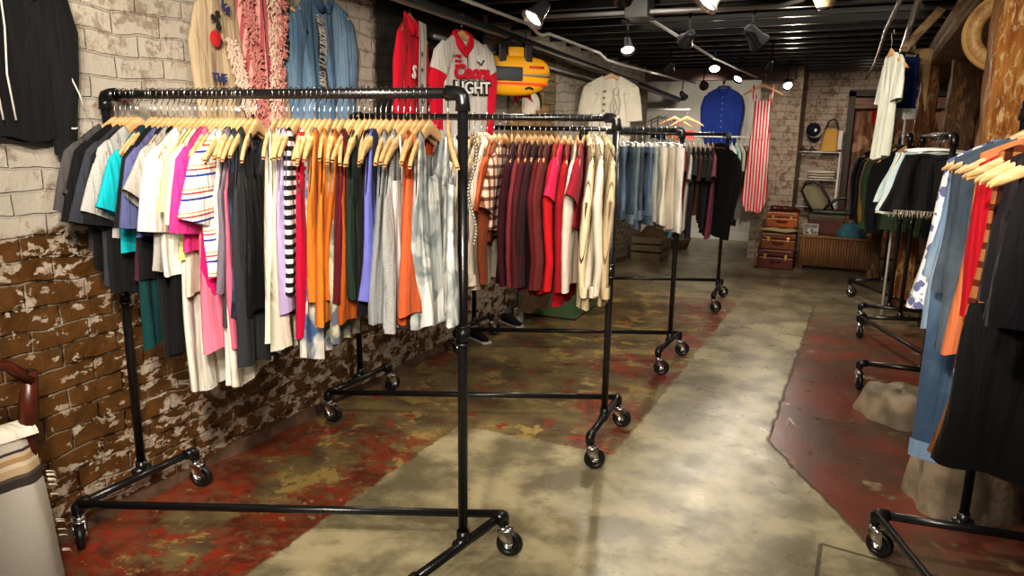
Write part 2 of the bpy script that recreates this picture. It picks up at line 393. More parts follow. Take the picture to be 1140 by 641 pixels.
# ------------------------------------------------------------------ timber posts and beam on the right
BARK = wood('peeling_painted_timber', srgb((120,66,22)), srgb((176,122,58)), .42, 5, 'Z', srgb((196,170,122)), 18)
OLDW = wood('old_brown_timber', srgb((66,42,22)), srgb((104,72,40)), .6, 4, 'Z', srgb((140,104,60)))
ORW = wood('orange_brown_timber', srgb((110,60,18)), srgb((142,86,34)), .4, 4, 'Z', srgb((180,150,100)))
def post(name, x, y, hw, hd, z1, mt, label, seg=5, chamfer=.25, rough=.006):
    rr = random.Random(int(x*1000)); mb = MB(); n = 24
    ph = [rr.uniform(0, 6) for _ in range(6)]
    def fn(u, v):
        t = 2*PI*u+PI/4; cx, cy = math.cos(t), math.sin(t); e = 2/ (2+6*(1-chamfer))
        px_ = math.copysign(abs(cx)**e, cx); py_ = math.copysign(abs(cy)**e, cy)
        zz = v*z1; k = 1 + rough/hw*(math.sin(zz*9+ph[0]+u*9)+.6*math.sin(zz*23+ph[1]+u*31)+.5*math.sin(zz*3+ph[2]+u*12.56))
        return (x+hw*px_*k, y+hd*py_*k, zz)
    mb.grid(fn, 40, 60, True)
    return tag(mb.build(name, mt), label, 'post')
post('timber_post', .52, 3.58, .135, .13, 2.198, BARK, 'thick peeling orange brown timber post in front of the round wooden hoop')
# concrete footings
CONC = simple('rough_concrete', srgb((138,126,106)), .7, 0, .9, 14, .35)
def footing(x, y, r0, r1, h, label, seed):
    rr = random.Random(seed); ph = [rr.uniform(0, 6) for _ in range(4)]
    def fn(u, v):
        t = 2*PI*u; rad = (r0*(1-v)+r1*v)*(1+.09*math.sin(3*t+ph[0])+.06*math.sin(7*t+ph[1]+v*3))*(1 if v < .8 else max(.0, 1-((v-.8)/.2)**2))
        return (x+rad*math.cos(t), y+rad*math.sin(t), h*min(1, v*1.25)*(1+.05*math.sin(5*t+ph[2])))
    mb = MB().grid(fn, 36, 8, True)
    return tag(mb.build('concrete_footing', CONC), label, 'footing')
footing(.52, 3.59, .235, .175, .30, 'low rough concrete footing around the foot of the thick peeling post', 1)
footing(.30, 4.62, .22, .15, .16, 'broken concrete stub on the floor beside the long denim overalls', 2)
post('timber_post', .62, 7.05, .11, .11, 2.198, OLDW, 'dark brown square timber post behind the black shorts rack')
post('timber_post', .395, 7.62, .075, .07, 2.198, ORW, 'narrow orange brown board post beside the dark square post', chamfer=0)
post('timber_post', .15, 8.9, .05, .04, 2.38, OLDW, 'thin grey brown post behind the hanging white t-shirt', chamfer=0)
tag(MB().tube([(.232,7.3,.0),(.232,7.3,2.38)], .011, 10).build('white_pipe', WHITEPL), 'slim white vertical pipe left of the dark square post', 'pipe')
MB_ = MB().box((.36,2.2,2.20),(.66,10.4,2.385))
tag(MB_.build('ceiling_beam', wood('long_beam', srgb((110,88,58)), srgb((150,124,84)), .7, 3, 'Y'), None, False, bevel=.01), 'long tan timber beam running over the right hand posts', 'beam')
mb = MB()
for (a, b, w) in (((.12,5.35,2.13),(.30,5.6,2.38),.036),):
    a, b = Vector(a), Vector(b); mb.tube([a, b], w, 4)
tag(mb.build('beam_brace', wood('brace_wood', srgb((120,98,70)), srgb((168,142,104)), .7, 3, 'Y'), None, False), 'pale diagonal timber brace under the long beam', 'brace')
mb = MB().grid(lambda u, v: (.13+.15*u, 5.5+.02*math.sin(u*5+v*4), 2.14-(.14+.2*u+.08*math.sin(u*7))*v), 10, 8)
tag(mb.build('hanging_cloth', fab('linen', (140,118,84))), 'crumpled tan cloth scrap hanging below the pale diagonal brace', 'cloth')
# hoop
HOOPW = wood('hoop_wood', srgb((150,116,68)), srgb((186,150,98)), .55, 5, 'Y')
hoop = empty('round_hoop', (.485,4.0,2.055), 'large round tan wooden hoop hanging behind the thick peeling post', 'hoop')
a = Vector((-.1,-1,.0)).normalized()
MB().lathe([(.098,.0),(.098,-.012),(.15,-.03),(.155,-.03),(.16,-.005),(.158,.02),(.11,.03),(.098,.0)], (0,0,0), a, 48).build('rim', HOOPW, hoop)
MB().lathe([(.158,.012),(.173,.0),(.176,-.028),(.166,-.04),(.157,-.03)], (0,0,0), a, 48).build('edge_band', simple('hoop_edge', srgb((196,158,104)), .5), hoop)
MB().tube([(0,0,.165),(0,0,.325)], .004, 6).build('cord', BLACK, hoop)
# ---- pipes along the left wall
GALV = simple('galvanised', (.45,.45,.44), .35, .8, .1, 20)
GREYP = simple('grey_paint', (.30,.30,.29), .4, .2)
tag(MB().tube([(-2.52,3.2,2.36),(-2.52,10.6,2.05)], .035, 14).build('ceiling_pipe', simple('sooty_pipe', (.05,.05,.05), .4, .3)), 'thick dark capped pipe running along the top of the left wall', 'pipe')
tag(MB().tube([(-2.42,2.5,2.32),(-2.42,8.2,2.14)], .014, 10).build('garment_pipe', GALV), 'bright steel clothes pipe under the ceiling along the left wall', 'pipe')
tag(MB().tube([(-2.60,4.2,2.18),(-2.60,8.0,2.10)], .018, 10).build('garment_pipe', GALV), 'lower steel clothes pipe close against the left wall', 'pipe')
tag(MB().tube([(-2.0,1.2,2.33),(-2.0,3.2,2.27),(-2.0,4.35,2.245),(-2.0,4.44,2.225),(-2.0,4.5,2.205),(-2.0,4.58,2.205),(-2.0,4.66,2.225),(-2.0,5.7,2.20),(-2.0,5.85,2.165),(-2.0,6.2,2.16),(-2.0,8.2,2.17),(-2.05,9.4,2.2)], .011, 8).build('conduit', simple('white_conduit', (.6,.6,.58), .35, .3)), 'white bent electrical conduit running away under the ceiling joists', 'conduit')
tag(MB().tube([(.043,3.6,2.17),(.043,3.95,2.2),(0,5.4,2.25),(-.05,7.4,2.23),(-.14,9.1,2.2)], .012, 8).build('conduit', GREYP), 'thin grey conduit curving down above the white t-shirt on the right', 'conduit')
tag(MB().tube([(.12,3.2,2.2),(.12,7.5,2.2)], .016, 8).build('garment_pipe', GALV), 'steel clothes pipe under the ceiling by the right posts', 'pipe')
tag(MB().tube([(-2.02,4.46,2.3),(-1.2,4.5,2.3),(-.55,4.55,2.3),(-.42,4.45,2.31),(-.38,4.3,2.36)], .014, 8).build('conduit', GREYP), 'grey conduit crossing under the ceiling joists from side to side', 'conduit')
tag(MB().tube([(-1.35,4.6,2.3),(-1.33,6.9,2.24),(-1.25,8.9,2.22)], .011, 8).build('conduit', simple('white_conduit2', (.62,.62,.6), .35, .3)), 'white conduit feeding the middle row of track spotlights', 'conduit')
tag(MB().box((-1.41,4.42,2.26),(-1.27,4.58,2.385)).build('junction_box', simple('box_grey', (.06,.06,.06), .5), None, False, bevel=.008), 'square grey junction box in the middle of the ceiling', 'junction box')
for i, (yy, xx, lab) in enumerate(((5.9,-2.5,'thin black strap bracket left of the white t-shirt on the upper left pipe'),)):
    pass
mb = MB()
for (yy, hh, w) in ((5.3,.16,.3),(5.9,.16,.28),(6.55,.17,.35)):
    mb.box((-2.72,yy,2.24),(-2.70,yy+w,2.24+hh))
# ------------------------------------------------------------------ track spots
LAMP = simple('lamp_face', (1,1,1), .3, emit=((1,.93,.82), 22))
LAMPDIM = simple('lamp_face_dim', (.6,.6,.6), .3, emit=((1,.93,.82), 1.2))
GLOSSB = simple('gloss_black_can', (.015,.015,.016), .22, 0, spec=.7)
SILV = simple('lamp_shell', (.45,.45,.45), .22, .9)
def track_spot(x, y, z, tgt, label, big=1., lit=True, energy=0, ang=60, shell=None, stem=2.385, blend=.7, col=(1,.90,.76)):
    o = empty('track_spotlight', (x,y,stem), label, 'spotlight', 'track spotlights under the ceiling')
    p = Vector((0,0,z-stem)); d = (Vector(tgt)-Vector((x,y,z))).normalized()
    MB().tube([(0,0,0),(0,0,-.02)], .03, 12).build('mount', GLOSSB, o)
    s_ = p - d*.055*big
    MB().tube([(0,0,-.01),(s_.x*.3,s_.y*.3,(s_.z)*.75),tuple(s_)], .007, 8).build('stem', GLOSSB, o)
    MB().lathe([(.0,-.06),(.018,-.06),(.028,-.05),(.034,-.02),(.040,.02),(.054,.045),(.056,.055),(.050,.055),(.042,.03),(.0,.022)], tuple(p), d, 24).build('can', shell or GLOSSB, o) if big == 1. else MB().lathe([(r_*big, h_*big) for r_, h_ in ((.0,-.06),(.018,-.06),(.028,-.05),(.034,-.02),(.040,.02),(.054,.045),(.056,.055),(.050,.055),(.042,.03),(.0,.022))], tuple(p), d, 24).build('can', shell or GLOSSB, o)
    MB().lathe([(.0,.036*big),(.02*big,.040*big),(.045*big,.037*big)], tuple(p), d, 20).build('bulb', LAMP if lit else LAMPDIM, o)
    if energy:
        l = bpy.data.lights.new('spot', 'SPOT'); l.energy = energy; l.spot_size = math.radians(ang); l.spot_blend = blend
        l.shadow_soft_size = .045; l.color = col
        q = bpy.data.objects.new('lamp', l); C.objects.link(q)
        q.location = Vector((x,y,z)) + d*.075*big; q.rotation_euler = d.to_track_quat('-Z', 'Y').to_euler()
    return o
TS = track_spot
TS(-1.62,3.65,2.2,(-2.3,2.6,.9),'chrome shelled spotlight above the red and white jersey',1.15,True,70,75,SILV)
TS(-1.64,5.25,2.2,(-1.2,4.4,.9),'oval lit spotlight just right of the white t-shirt on the left',1.,True,90,80)
TS(-.73,3.62,2.22,(-1.9,2.8,.5),'large silver rimmed spotlight cut by the top edge of the photo',1.1,True,60,80,SILV)
TS(-1.16,3.6,2.25,(-1.6,6.,1.4),'dark spotlight with unlit back beside the front chrome one',.9,False,60,80)
TS(-1.14,4.95,2.2,(-2.4,6.6,1.4),'dark spotlight hanging below the grey crossing conduit',1.,False,110,75)
TS(-.74,5.0,2.2,(.2,6.,1.0),'large black spotlight seen from behind in the middle of the ceiling',1.25,False,150,75)
TS(-1.75,6.95,2.2,(-2.6,8.6,1.2),'black spotlight turned to the left wall past the white t-shirt',1.,False,60,75)
TS(-1.37,7.05,2.2,(-1.0,5.6,.6),'bright spotlight at the end of the middle white conduit',1.,True,80,90)
TS(-1.84,8.9,2.15,(-2.1,11.4,1.4),'round black spotlight in front of the grey back wall',1.,False,190,70)
TS(-2.40,10.3,2.1,(-2.0,11.4,1.2),'small black spotlight furthest back on the left, tipped down',1.,True,25,90)
TS(-1.36,8.4,2.2,(-1.9,7.2,.8),'bright round spotlight between the blue shirt and striped jumpsuit',1.,True,90,100)
TS(-.87,7.0,2.2,(-1.25,9.3,1.1),'black spotlight tipped toward the striped jumpsuit',1.,True,150,60)
TS(-.91,8.8,2.14,(-.4,7.2,1.0),'glaring bare white spotlight near the top of the brick pier',1.,True,90,110)
# pendant shade
ps = empty('pendant_shade', (-.27,3.9,2.38), 'pleated beige cloth pendant shade cut by the top edge', 'lamp')
MB().lathe([(.12,-.06),(.095,-.10),(.055,-.16),(.035,-.20)], seg=24).build('shade', simple('cloth_shade', srgb((150,130,104)), .8, 0, .5, 40), ps)
MB().lathe([(.0,-.21),(.03,-.21),(.034,-.20),(.03,-.19)], seg=16).build('finial', GLOSSB, ps)
MB().tube([(0,0,0),(0,0,-.2)], .005, 6).build('cord', BLACK, ps)
# ------------------------------------------------------------------ racks
RR_ = .0168
def arc_hook_mesh():
    pts = []
    for i in range(13):
        t = math.radians(-20 + 200*i/12)
        pts.append((0, .0215*math.cos(t), .0215*math.sin(t)))
    pts = pts[::-1]
    pts = [(0, -.0215*math.cos(math.radians(20*0)), -.006)] + pts[1:]
    pts += [(0,.016,-.022),(0,.004,-.036),(0,0,-.05),(0,0,-.088)]
    return MB().tube(pts, .0017, 6).mesh('hook', WIRE)
def shoulder_z(u, drop=.098, w=.215, top=-.094):
    return top - drop*(min(abs(u)/w, 1.3))**1.35
def bar_mesh(mt, w=.222, hgt=.038, th=.0065, bow=.03, nm='bar'):
    mb = MB(); n = 22; sec = 6
    def fn(u, v):
        uu = (v*2-1)*w; t = 2*PI*u; k = 1-.5*abs(v*2-1)**2
        if v in (0, 1): k *= .5
        pk = .016*math.exp(-(uu/.035)**2)
        zc = shoulder_z(uu) - .001 - hgt*.5 + pk*.6
        return (bow*(uu/w)**2 + math.copysign(abs(math.cos(t))**.6, math.cos(t))*th, uu, zc + (hgt*.5*k+pk*.4)*math.copysign(abs(math.sin(t))**.6, math.sin(t)))
    return mb.grid(fn, 12, n, True).mesh(nm, mt)
HOOK = arc_hook_mesh()
BARS = {'pale': bar_mesh(HWOOD), 'tan': bar_mesh(HWOOD2), 'white': bar_mesh(WHITEPL, .19, .016, .004, .0), 'black': bar_mesh(BLACK, .19, .016, .005, 0.)}
def hanger(x, y, z, rz, what, group, kind='pale', word=None):
    ws = what.split()[:11]
    while ws[-1].strip(',') in ('the','a','of','on','in','with','and','its','at','by','to','from','under','behind','whose','right','left','between','beside','only','one','among','near','nearest') or ws[-1].endswith("'s"): ws.pop()
    what = ' '.join(ws).rstrip(',')
    word = word or {'pale': 'wooden hanger', 'tan': 'tan wooden hanger', 'white': 'thin white hanger', 'black': 'black plastic hanger'}[kind]
    o = empty('coat_hanger', (x,y,z), f'{word} holding the {what}', 'hanger', group, rz)
    link('shoulder_bar', BARS[kind], o); link('hook', HOOK, o)
    return o
def clip_hanger(x, y, z, rz, what, group, w=.17, mt=None):
    o = empty('clip_hanger', (x,y,z), 'clip hanger holding the ' + ' '.join(what.split()[:12]).rstrip(','), 'hanger', group, rz)
    link('hook', HOOK, o)
    MB().tube([(0,-w,-.10),(0,-w*.5,-.088),(0,0,-.085),(0,w*.5,-.088),(0,w,-.10)], .006, 8).build('bar', mt or WHITEPL, o)
    for s in (-1, 1):
        MB().box((-.01,s*w*.8-.014,-.135),(.01,s*w*.8+.014,-.09)).build('clip', CHROME if mt else WHITEPL, o, False, bevel=.003)
    return o
def wheel_meshes():
    w = MB().lathe([(.0,-.014),(.018,-.014),(.02,-.010),(.032,-.010),(.034,-.0145),(.044,-.0145),(.05,-.009),(.052,0),(.05,.009),(.044,.0145),(.034,.0145),(.032,.010),(.02,.010),(.018,.014),(0,.014)], (0,0,0), (0,1,0), 26).mesh('wheel', RUBBER)
    f = MB()
    for s in (-1, 1):
        f.tube([(0,s*.02,.0),(-.012,s*.021,.03),(-.022,s*.021,.055)], [.011,.017,.022], 8, True, .0022, None)
    # plates as thin tapered slabs
    f = MB()
    for s in (-1, 1):
        y0, y1 = (s*.018, s*.0215)
        n = len(f.v)
        P = [(-.012,-.012),(.012,-.012),(.016,.012),(.012,.054),(-.042,.054),(-.036,.03)]
        for yy in (y0, y1):
            for a, b in P: f.v.append((a, yy, b))
        k = len(P); f.f.append(tuple(n+i for i in range(k))); f.f.append(tuple(n+k+i for i in range(k))[::-1])
        for i in range(k): f.f.append((n+i, n+(i+1)%k, n+k+(i+1)%k, n+k+i))
    f.box((-.044,-.0215,.052),(.014,.0215,.057))
    f.lathe([(.019,.057),(.021,.062),(.019,.068),(.0,.068)], (-.026,0,0), (0,0,1), 14)
    f.lathe([(.0,-.025),(.006,-.025),(.006,.025),(.0,.025)], (0,0,0), (0,1,0), 10)
    fm = f.mesh('fork', CHROME)
    st = MB().lathe([(0,.066),(.012,.066),(.012,.10),(.016,.10),(.016,.125),(0,.125)], (-.026,0,0), (0,0,1), 12).mesh('stem', BLACKPIPE)
    return w, fm, st
WHEEL, FORK, STEM = wheel_meshes()
def caster(parent, x, y, rz):
    # stem axis at the pipe end (x, y); wheel trails
    c = bpy.data.objects.new('caster', STEM); C.objects.link(c); c.parent = parent
    ca, sa = math.cos(rz), math.sin(rz)
    c.location = (x+.026*ca, y+.026*sa, .052); c.rotation_euler = (0,0,rz)
    link('fork', FORK, c); link('wheel', WHEEL, c)
BZ = .168
def rack(label, pl, pr, rz, bl, br, st, cast, elbows=True):
    """pl/pr post feet (x,y); rz rail height; bl/br base bars ((x,y),(x,y)); st: stretcher ends; cast list of (x,y,rot)"""
    o = empty('clothes_rack', (pl[0], pl[1], 0), label, 'clothes rack', 'black pipe clothes racks on casters')
    ox, oy = pl
    q = lambda p, z: (p[0]-ox, p[1]-oy, z)
    def fit(mb, p, d, l=.024):
        p = Vector(p); d = Vector(d).normalized()*l; mb.tube([p-d, p+d], RR_+.0055, 12)
    # rail with elbows
    a, b = Vector(q(pl, rz)), Vector(q(pr, rz)); d = (b-a).normalized()
    MB().tube([a, b], RR_, 14).build('rail', BLACKPIPE, o)
    for p, s in ((a, 1), (b, -1)):
        m = MB(); c = .035; e = RR_+.006
        m.tube([p+d*s*.055, p+d*s*.025, p+d*s*.008+Vector((0,0,-.004)), p+Vector((0,0,-.012))+d*s*.002, p+Vector((0,0,-.03)), p+Vector((0,0,-.055))], [e+.002,e,e,e,e,e+.002], 14)
        m.build('elbow', BLACKPIPE, o)
    for p in (pl, pr):
        m = MB().tube([q(p, BZ), q(p, rz-.02)], RR_, 14)
        m.build('post', BLACKPIPE, o)
        m = MB(); zc_ = .93; fit(m, q(p, zc_), (0,0,1), .03); m.tube([q(p,zc_-.035), q(p,zc_-.025)], RR_+.009, 12); m.tube([q(p,zc_+.025), q(p,zc_+.035)], RR_+.009, 12)
        m.build('coupling', BLACKPIPE, o)
        m = MB(); fit(m, q(p, BZ+.02), (0,0,1), .025)
        bb = bl if p is pl else br; fit(m, q(p, BZ), (bb[1][0]-bb[0][0], bb[1][1]-bb[0][1], 0), .035); m.build('tee_fitting', BLACKPIPE, o)
    for bb in (bl, br):
        MB().tube([q(bb[0], BZ), q(bb[1], BZ)], RR_, 14).build('base_bar', BLACKPIPE, o)
        for i, e in enumerate(bb):
            m = MB(); other = bb[1-i]; dd = (other[0]-e[0], other[1]-e[1], 0)
            v = Vector(q(e, BZ)); dv = Vector(dd).normalized()
            m.tube([v+dv*.045, v+dv*.01, v+Vector((0,0,-.005)), v+Vector((0,0,-.035))], [RR_+.006]*4, 12); m.build('end_elbow', BLACKPIPE, o)
    MB().tube([q(st[0], BZ+.003), q(st[1], BZ+.003)], RR_*.92, 14).build('stretcher', BLACKPIPE, o)
    for (x, y, rt) in cast: caster(o, x-ox, y-oy, rt)
    return o
rack('front left black pipe clothes rack nearest the camera, filled with shirts and tanks', (-2.645,1.91), (-1.163,2.05), 1.71,
     ((-2.61,1.60),(-2.605,2.145)), ((-1.20,1.75),(-1.12,2.285)), ((-2.61,1.60),(-1.12,2.285)),
     [(-2.61,1.60,-.6),(-2.605,2.145,.3),(-1.20,1.75,.5),(-1.12,2.285,.25)])
rack('second black pipe rack from the camera on the left, with maroon and cream clothes', (-2.585,3.33), (-1.098,3.405), 1.662,
     ((-2.565,3.015),(-2.545,3.56)), ((-1.077,3.135),(-1.118,3.70)), ((-2.565,3.015),(-1.118,3.70)),
     [(-2.565,3.015,.2),(-2.545,3.56,1.2),(-1.077,3.135,.5),(-1.118,3.70,.1)])
rack('third black pipe rack on the left, hung with denim shorts and cream trousers', (-2.58,4.72), (-1.15,4.99), 1.615,
     ((-2.585,4.45),(-2.58,5.0)), ((-1.15,4.68),(-1.125,5.18)), ((-2.585,4.50),(-1.125,5.18)),
     [(-2.585,4.45,.4),(-2.58,5.0,.9),(-1.15,4.68,.3),(-1.125,5.18,.4)])
rack('furthest black pipe rack on the left, hung with dark t-shirts and a black coat', (-2.60,6.95), (-1.212,7.14), 1.588,
     ((-2.60,6.7),(-2.62,7.2)), ((-1.16,6.66),(-1.213,7.34)), ((-2.60,6.72),(-1.213,7.34)),
     [(-2.60,6.7,.4),(-2.62,7.2,.9),(-1.16,6.66,.3),(-1.213,7.34,.5)])
rack('front right black pipe rack with denim, red and black clothes, cut by the frame', (.455,3.02), (.46,1.45), 1.71,
     ((.162,2.95),(.75,3.03)), ((.17,1.45),(.75,1.44)), ((.162,2.95),(.75,1.44)),
     [(.162,2.95,-.4),(.75,3.03,.3),(.17,1.45,.5),(.75,1.44,.5)])
rack('middle right black pipe rack with black shorts, beside the concrete stub', (.34,6.50), (.43,5.08), 1.60,
     ((.052,6.38),(.60,6.56)), ((.073,5.04),(.62,5.08)), ((.052,6.38),(.62,5.08)),
     [(.052,6.38,-1.2),(.60,6.56,.3),(.073,5.04,-1.3),(.62,5.08,.5)])
rack('furthest right black pipe rack with dark jackets, in front of the ribbed chest', (.24,8.2), (.27,6.86), 1.60,
     ((-.062,8.0),(.50,8.38)), ((.052,6.84),(.56,6.85)), ((-.062,8.0),(.56,6.85)),
     [(-.062,8.0,-.4),(.50,8.38,.3),(.052,6.84,-.5),(.56,6.85,.5)])

# ------------------------------------------------------------------ garments
def body_mesh(mt, seed, L_, w0=.205, w1=.2, neck='tee', nw=.075, nd=.08, so=.125, th=.02, fold=.009, nf=None, arm=.2, hemv=.012, top=None, flare=1., nu=28, nv=18, gather=None):
    rr = random.Random(seed); ph = [rr.uniform(0, 6.28) for _ in range(6)]; nf = nf or rr.uniform(2.2, 3.6)
    def zt(u, side):
        a = abs(u)
        if neck == 'flat': return (top if top is not None else -.11) + .004*math.sin(u*40)
        if neck == 'tee':
            if a < nw: return shoulder_z(nw) - (nd if side > 0 else .018)*math.sqrt(max(0, 1-(a/nw)**2))
            return shoulder_z(a)
        if neck == 'vee':
            if a < nw: return shoulder_z(nw) - (nd*(1-a/nw) if side > 0 else .012)
            return shoulder_z(a)
        if a < nw: return shoulder_z(nw) - (nd if side > 0 else nd*.55)*(1-(a/nw)**3.5)
        if a <= so: return shoulder_z(a)
        t = min(1, (a-so)/(w0-so)); return shoulder_z(so) - arm*(t**.45)
    us = [-1+2*i/nu for i in range(nu+1)]
    us = [math.copysign(abs(f)**.92, f) for f in us]
    loop = [(f, 1) for f in us] + [(f, -1) for f in us[::-1][1:-1]]
    n = len(loop); mb = MB()
    fold *= rr.uniform(.6,1.15); hf = rr.uniform(.1,.45)
    for j in range(-1, nv+1):
        s = .02 if j == 0 else max(0, j)/nv
        for (f, side) in loop:
            w = w0 + (w1-w0)*s**flare
            if gather and s > gather[0]: w *= 1-(s-gather[0])/(1-gather[0])*gather[1]
            z0 = zt(f*w0, side); hem = -.088 - L_ + hemv*math.sin(f*3+ph[0]) + hemv*.4*math.sin(f*9+ph[1])
            z = z0 + (hem-z0)*s
            if z > hem: z = z
            tt = (.012 + (th-.012)*min(1, s*1.6))*math.sqrt(max(0, 1-f*f))**.5
            if j == -1: tt *= .25 if neck != 'flat' else 1.; z += .008 if neck != 'flat' else 0
            A = fold*(s**.7)
            x = side*tt + A*math.sin(f*nf*3.1+ph[2]+.8*math.sin(s*2.5+ph[3])) + A*hf*math.sin(f*nf*6.3+ph[4]+1.3*s) + .03*(f*w0/.215)**2*(1-s)*.9
            x += .012*s*math.sin(ph[5]+s*2)
            mb.v.append((x, f*w*(1+.02*math.sin(s*7+ph[1])), z))
    for j in range(nv+1):
        for i in range(n):
            i2 = (i+1) % n; mb.f.append((j*n+i, j*n+i2, (j+1)*n+i2, (j+1)*n+i))
    return mb
def sleeve_mb(seed, s, kind='short', w0=.205, wd=.08, ln=None, out=None):
    rr = random.Random(seed); z0 = shoulder_z(w0)
    if kind != 'short' and out is None: out = .055
    if kind == 'short':
        ln = ln or rr.uniform(.13,.24); out = out or rr.uniform(.02,.075)
        pts = [(.02,s*(w0-.055),z0-.045),(.02,s*(w0-.01),z0-.07),(.016,s*(w0+out*.5),z0-.08-ln*.4),(.01,s*(w0+out),z0-.05-ln)]
        r = [wd*.8, wd, wd*.98, wd*1.0]; ry = [.012,.018,.022,.026]
    elif kind == 'cap':
        ln = ln or .12
        pts = [(.02,s*(w0-.055),z0-.04),(.02,s*(w0-.005),z0-.05),(.016,s*(w0+.03),z0-.05-ln)]
        r = [wd*.8, wd*.9, wd*.85]; ry = [.012,.016,.02]
    else:
        ln = ln or .56; j = rr.uniform(-.015,.015)
        pts = [(.02,s*(w0-.06),z0-.05),(.02,s*(w0-.015),z0-.08),(.014,s*(w0+out*.55),z0-.2),(.01+j,s*(w0+out*.6),z0-.34),(.01+j*2,s*(w0+out*.45+j),z0-.48),(.01+j,s*(w0+out*.35+j),z0-.06-ln)]
        r = [wd*.8, wd, wd*.85, wd*.72, wd*.6, wd*.5]; ry = [.012,.018,.024,.022,.02,.018]
    # refine by interpolation
    P, RA, RB = [], [], []
    for i in range(len(pts)-1):
        for q in range(4):
            t = q/4; a, b = Vector(pts[i]), Vector(pts[i+1]); P.append(a.lerp(b, t)); RA.append(r[i]*(1-t)+r[i+1]*t); RB.append((ry[i]*(1-t)+ry[i+1]*t)*(1+.06*math.sin(i*3+q*1.7+seed)))
    P.append(Vector(pts[-1])); RA.append(r[-1]); RB.append(ry[-1])
    return MB().tube(P, RA, 16, False, RB, up=(1,0,0))
def strap_mb(w, z1, s, r=.004):
    return MB().tube([(.02,s*w,shoulder_z(w)+.004),(.024,s*w*.98,shoulder_z(w)-.06),(.02,s*w*.9,z1)], r, 6).tube([(-.005,s*w,shoulder_z(w)+.004),(-.008,s*w,shoulder_z(w)-.08),(-.01,s*w*.95,z1)], r, 6)
SEED = [100]
def garment(x, y, z, rz, kind, mt, L_, label, group, cat=None, name=None, hang='pale', hgroup=None, what=None, trim=None, w=1., extra=None, sl=None, w1=None, fold=.009, tilt=0.):
    """kind: tee, longsleeve, shirt, tank, vest, cami, dress, jacket, skirt"""
    SEED[0] += 1; sd = SEED[0]
    K = dict(tee=('t_shirt','t-shirt'), longsleeve=('sweater','sweater'), shirt=('button_shirt','shirt'), tank=('tank_top','tank top'), vest=('vest','vest'),
             cami=('camisole','camisole'), dress=('sleeveless_dress','dress'), jacket=('jacket','jacket'), skirt=('skirt','skirt'), coat=('coat','coat'))[kind]
    nm = name or K[0]; cat = cat or K[1]
    o = empty(nm, (x,y,z), label, cat, group, rz)
    tilt = tilt or RND.uniform(-.045,.045); o.rotation_euler = (tilt, 0, rz)
    trim = trim or mt
    if kind == 'tee':
        body_mesh(mt, sd, L_, .205*w, .215*w, 'tee', fold=fold).build('body', mt, o)
        for s in (-1, 1): sleeve_mb(sd, s, 'short', .205*w, .082, *(sl or ())).build('sleeve', mt, o)
    elif kind in ('longsleeve',):
        body_mesh(mt, sd, L_, .21*w, .21*w, 'tee', th=.026, fold=fold, nd=.06).build('body', mt, o)
        for s in (-1, 1): sleeve_mb(sd, s, 'long', .21*w, .078).build('sleeve', mt, o)
    elif kind in ('shirt', 'jacket', 'coat'):
        lw = .078 if kind == 'shirt' else .085
        body_mesh(mt, sd, L_, .215*w, .225*w, 'vee', th=.026 if kind == 'shirt' else .034, fold=fold, nd=.10).build('body', mt, o)
        for s in (-1, 1):
            sl = sleeve_mb(sd, s, 'long', .215*w, lw).build('sleeve', mt, o)
            MB().tube([(.012,s*(.215*w+.022),shoulder_z(.215)-.575),(.012,s*(.215*w+.02),shoulder_z(.215)-.63)], lw*.53, 12, False, .021, up=(1,0,0)).build('cuff', trim, sl)
        cz = shoulder_z(.075)
        MB().tube([(.0,-.08,cz+.008),(-.014,-.05,cz+.02),(-.018,0,cz+.022),(-.014,.05,cz+.02),(.0,.08,cz+.008),(.026,.06,cz-.03),(.034,.015,cz-.085)], .007, 8, True, .02).tube([(.0,-.08,cz+.008),(.026,-.06,cz-.03),(.034,-.015,cz-.085)], .007, 8, True, .02).build('collar', trim, o)
        m = MB()
        for q in range(6): m.lathe([(0,.0),(.006,.0),(.006,.003),(0,.004)], (.036+.0, .004, cz-.13-q*.085), (1,0,0), 10)
        if kind == 'shirt': m.build('buttons', WHITEPL, o)
    elif kind == 'tank':
        body_mesh(mt, sd, L_, .175*w, .19*w, 'tank', nw=.075, so=.118, nd=.15, fold=fold).build('body', mt, o)
    elif kind == 'vest':
        body_mesh(mt, sd, L_, .19*w, w1 or .20*w, 'vee', nw=.08, nd=.2, fold=fold, th=.024).build('body', mt, o)
    elif kind == 'dress':
        body_mesh(mt, sd, L_, .17*w, .26*w, 'tank', nw=.07, so=.105, nd=.17, fold=fold*1.5, flare=1.3, nf=4.5).build('body', mt, o)
    elif kind == 'cami':
        body_mesh(mt, sd, L_-.0, .165*w, .2*w, 'flat', top=-.27, fold=fold).build('body', mt, o)
        for s in (-1, 1): strap_mb(.11, -.28, s).build('strap', trim, o)
    elif kind == 'skirt':
        body_mesh(mt, sd, L_, .15*w, .24*w, 'flat', top=-.115, fold=fold*1.8, nf=5).build('body', mt, o)
        body_mesh(trim, sd+1, .06, .152*w, .156*w, 'flat', top=-.11, th=.016, fold=.002, nv=3, hemv=.002).build('waistband', trim, o)
    if extra: extra(o)
    if hang:
        wh = what or label
        if kind == 'skirt': clip_hanger(x, y, z, rz, wh, hgroup)
        else: hanger(x, y, z, rz, wh, hgroup, hang).rotation_euler = (tilt, 0, rz)
    return o
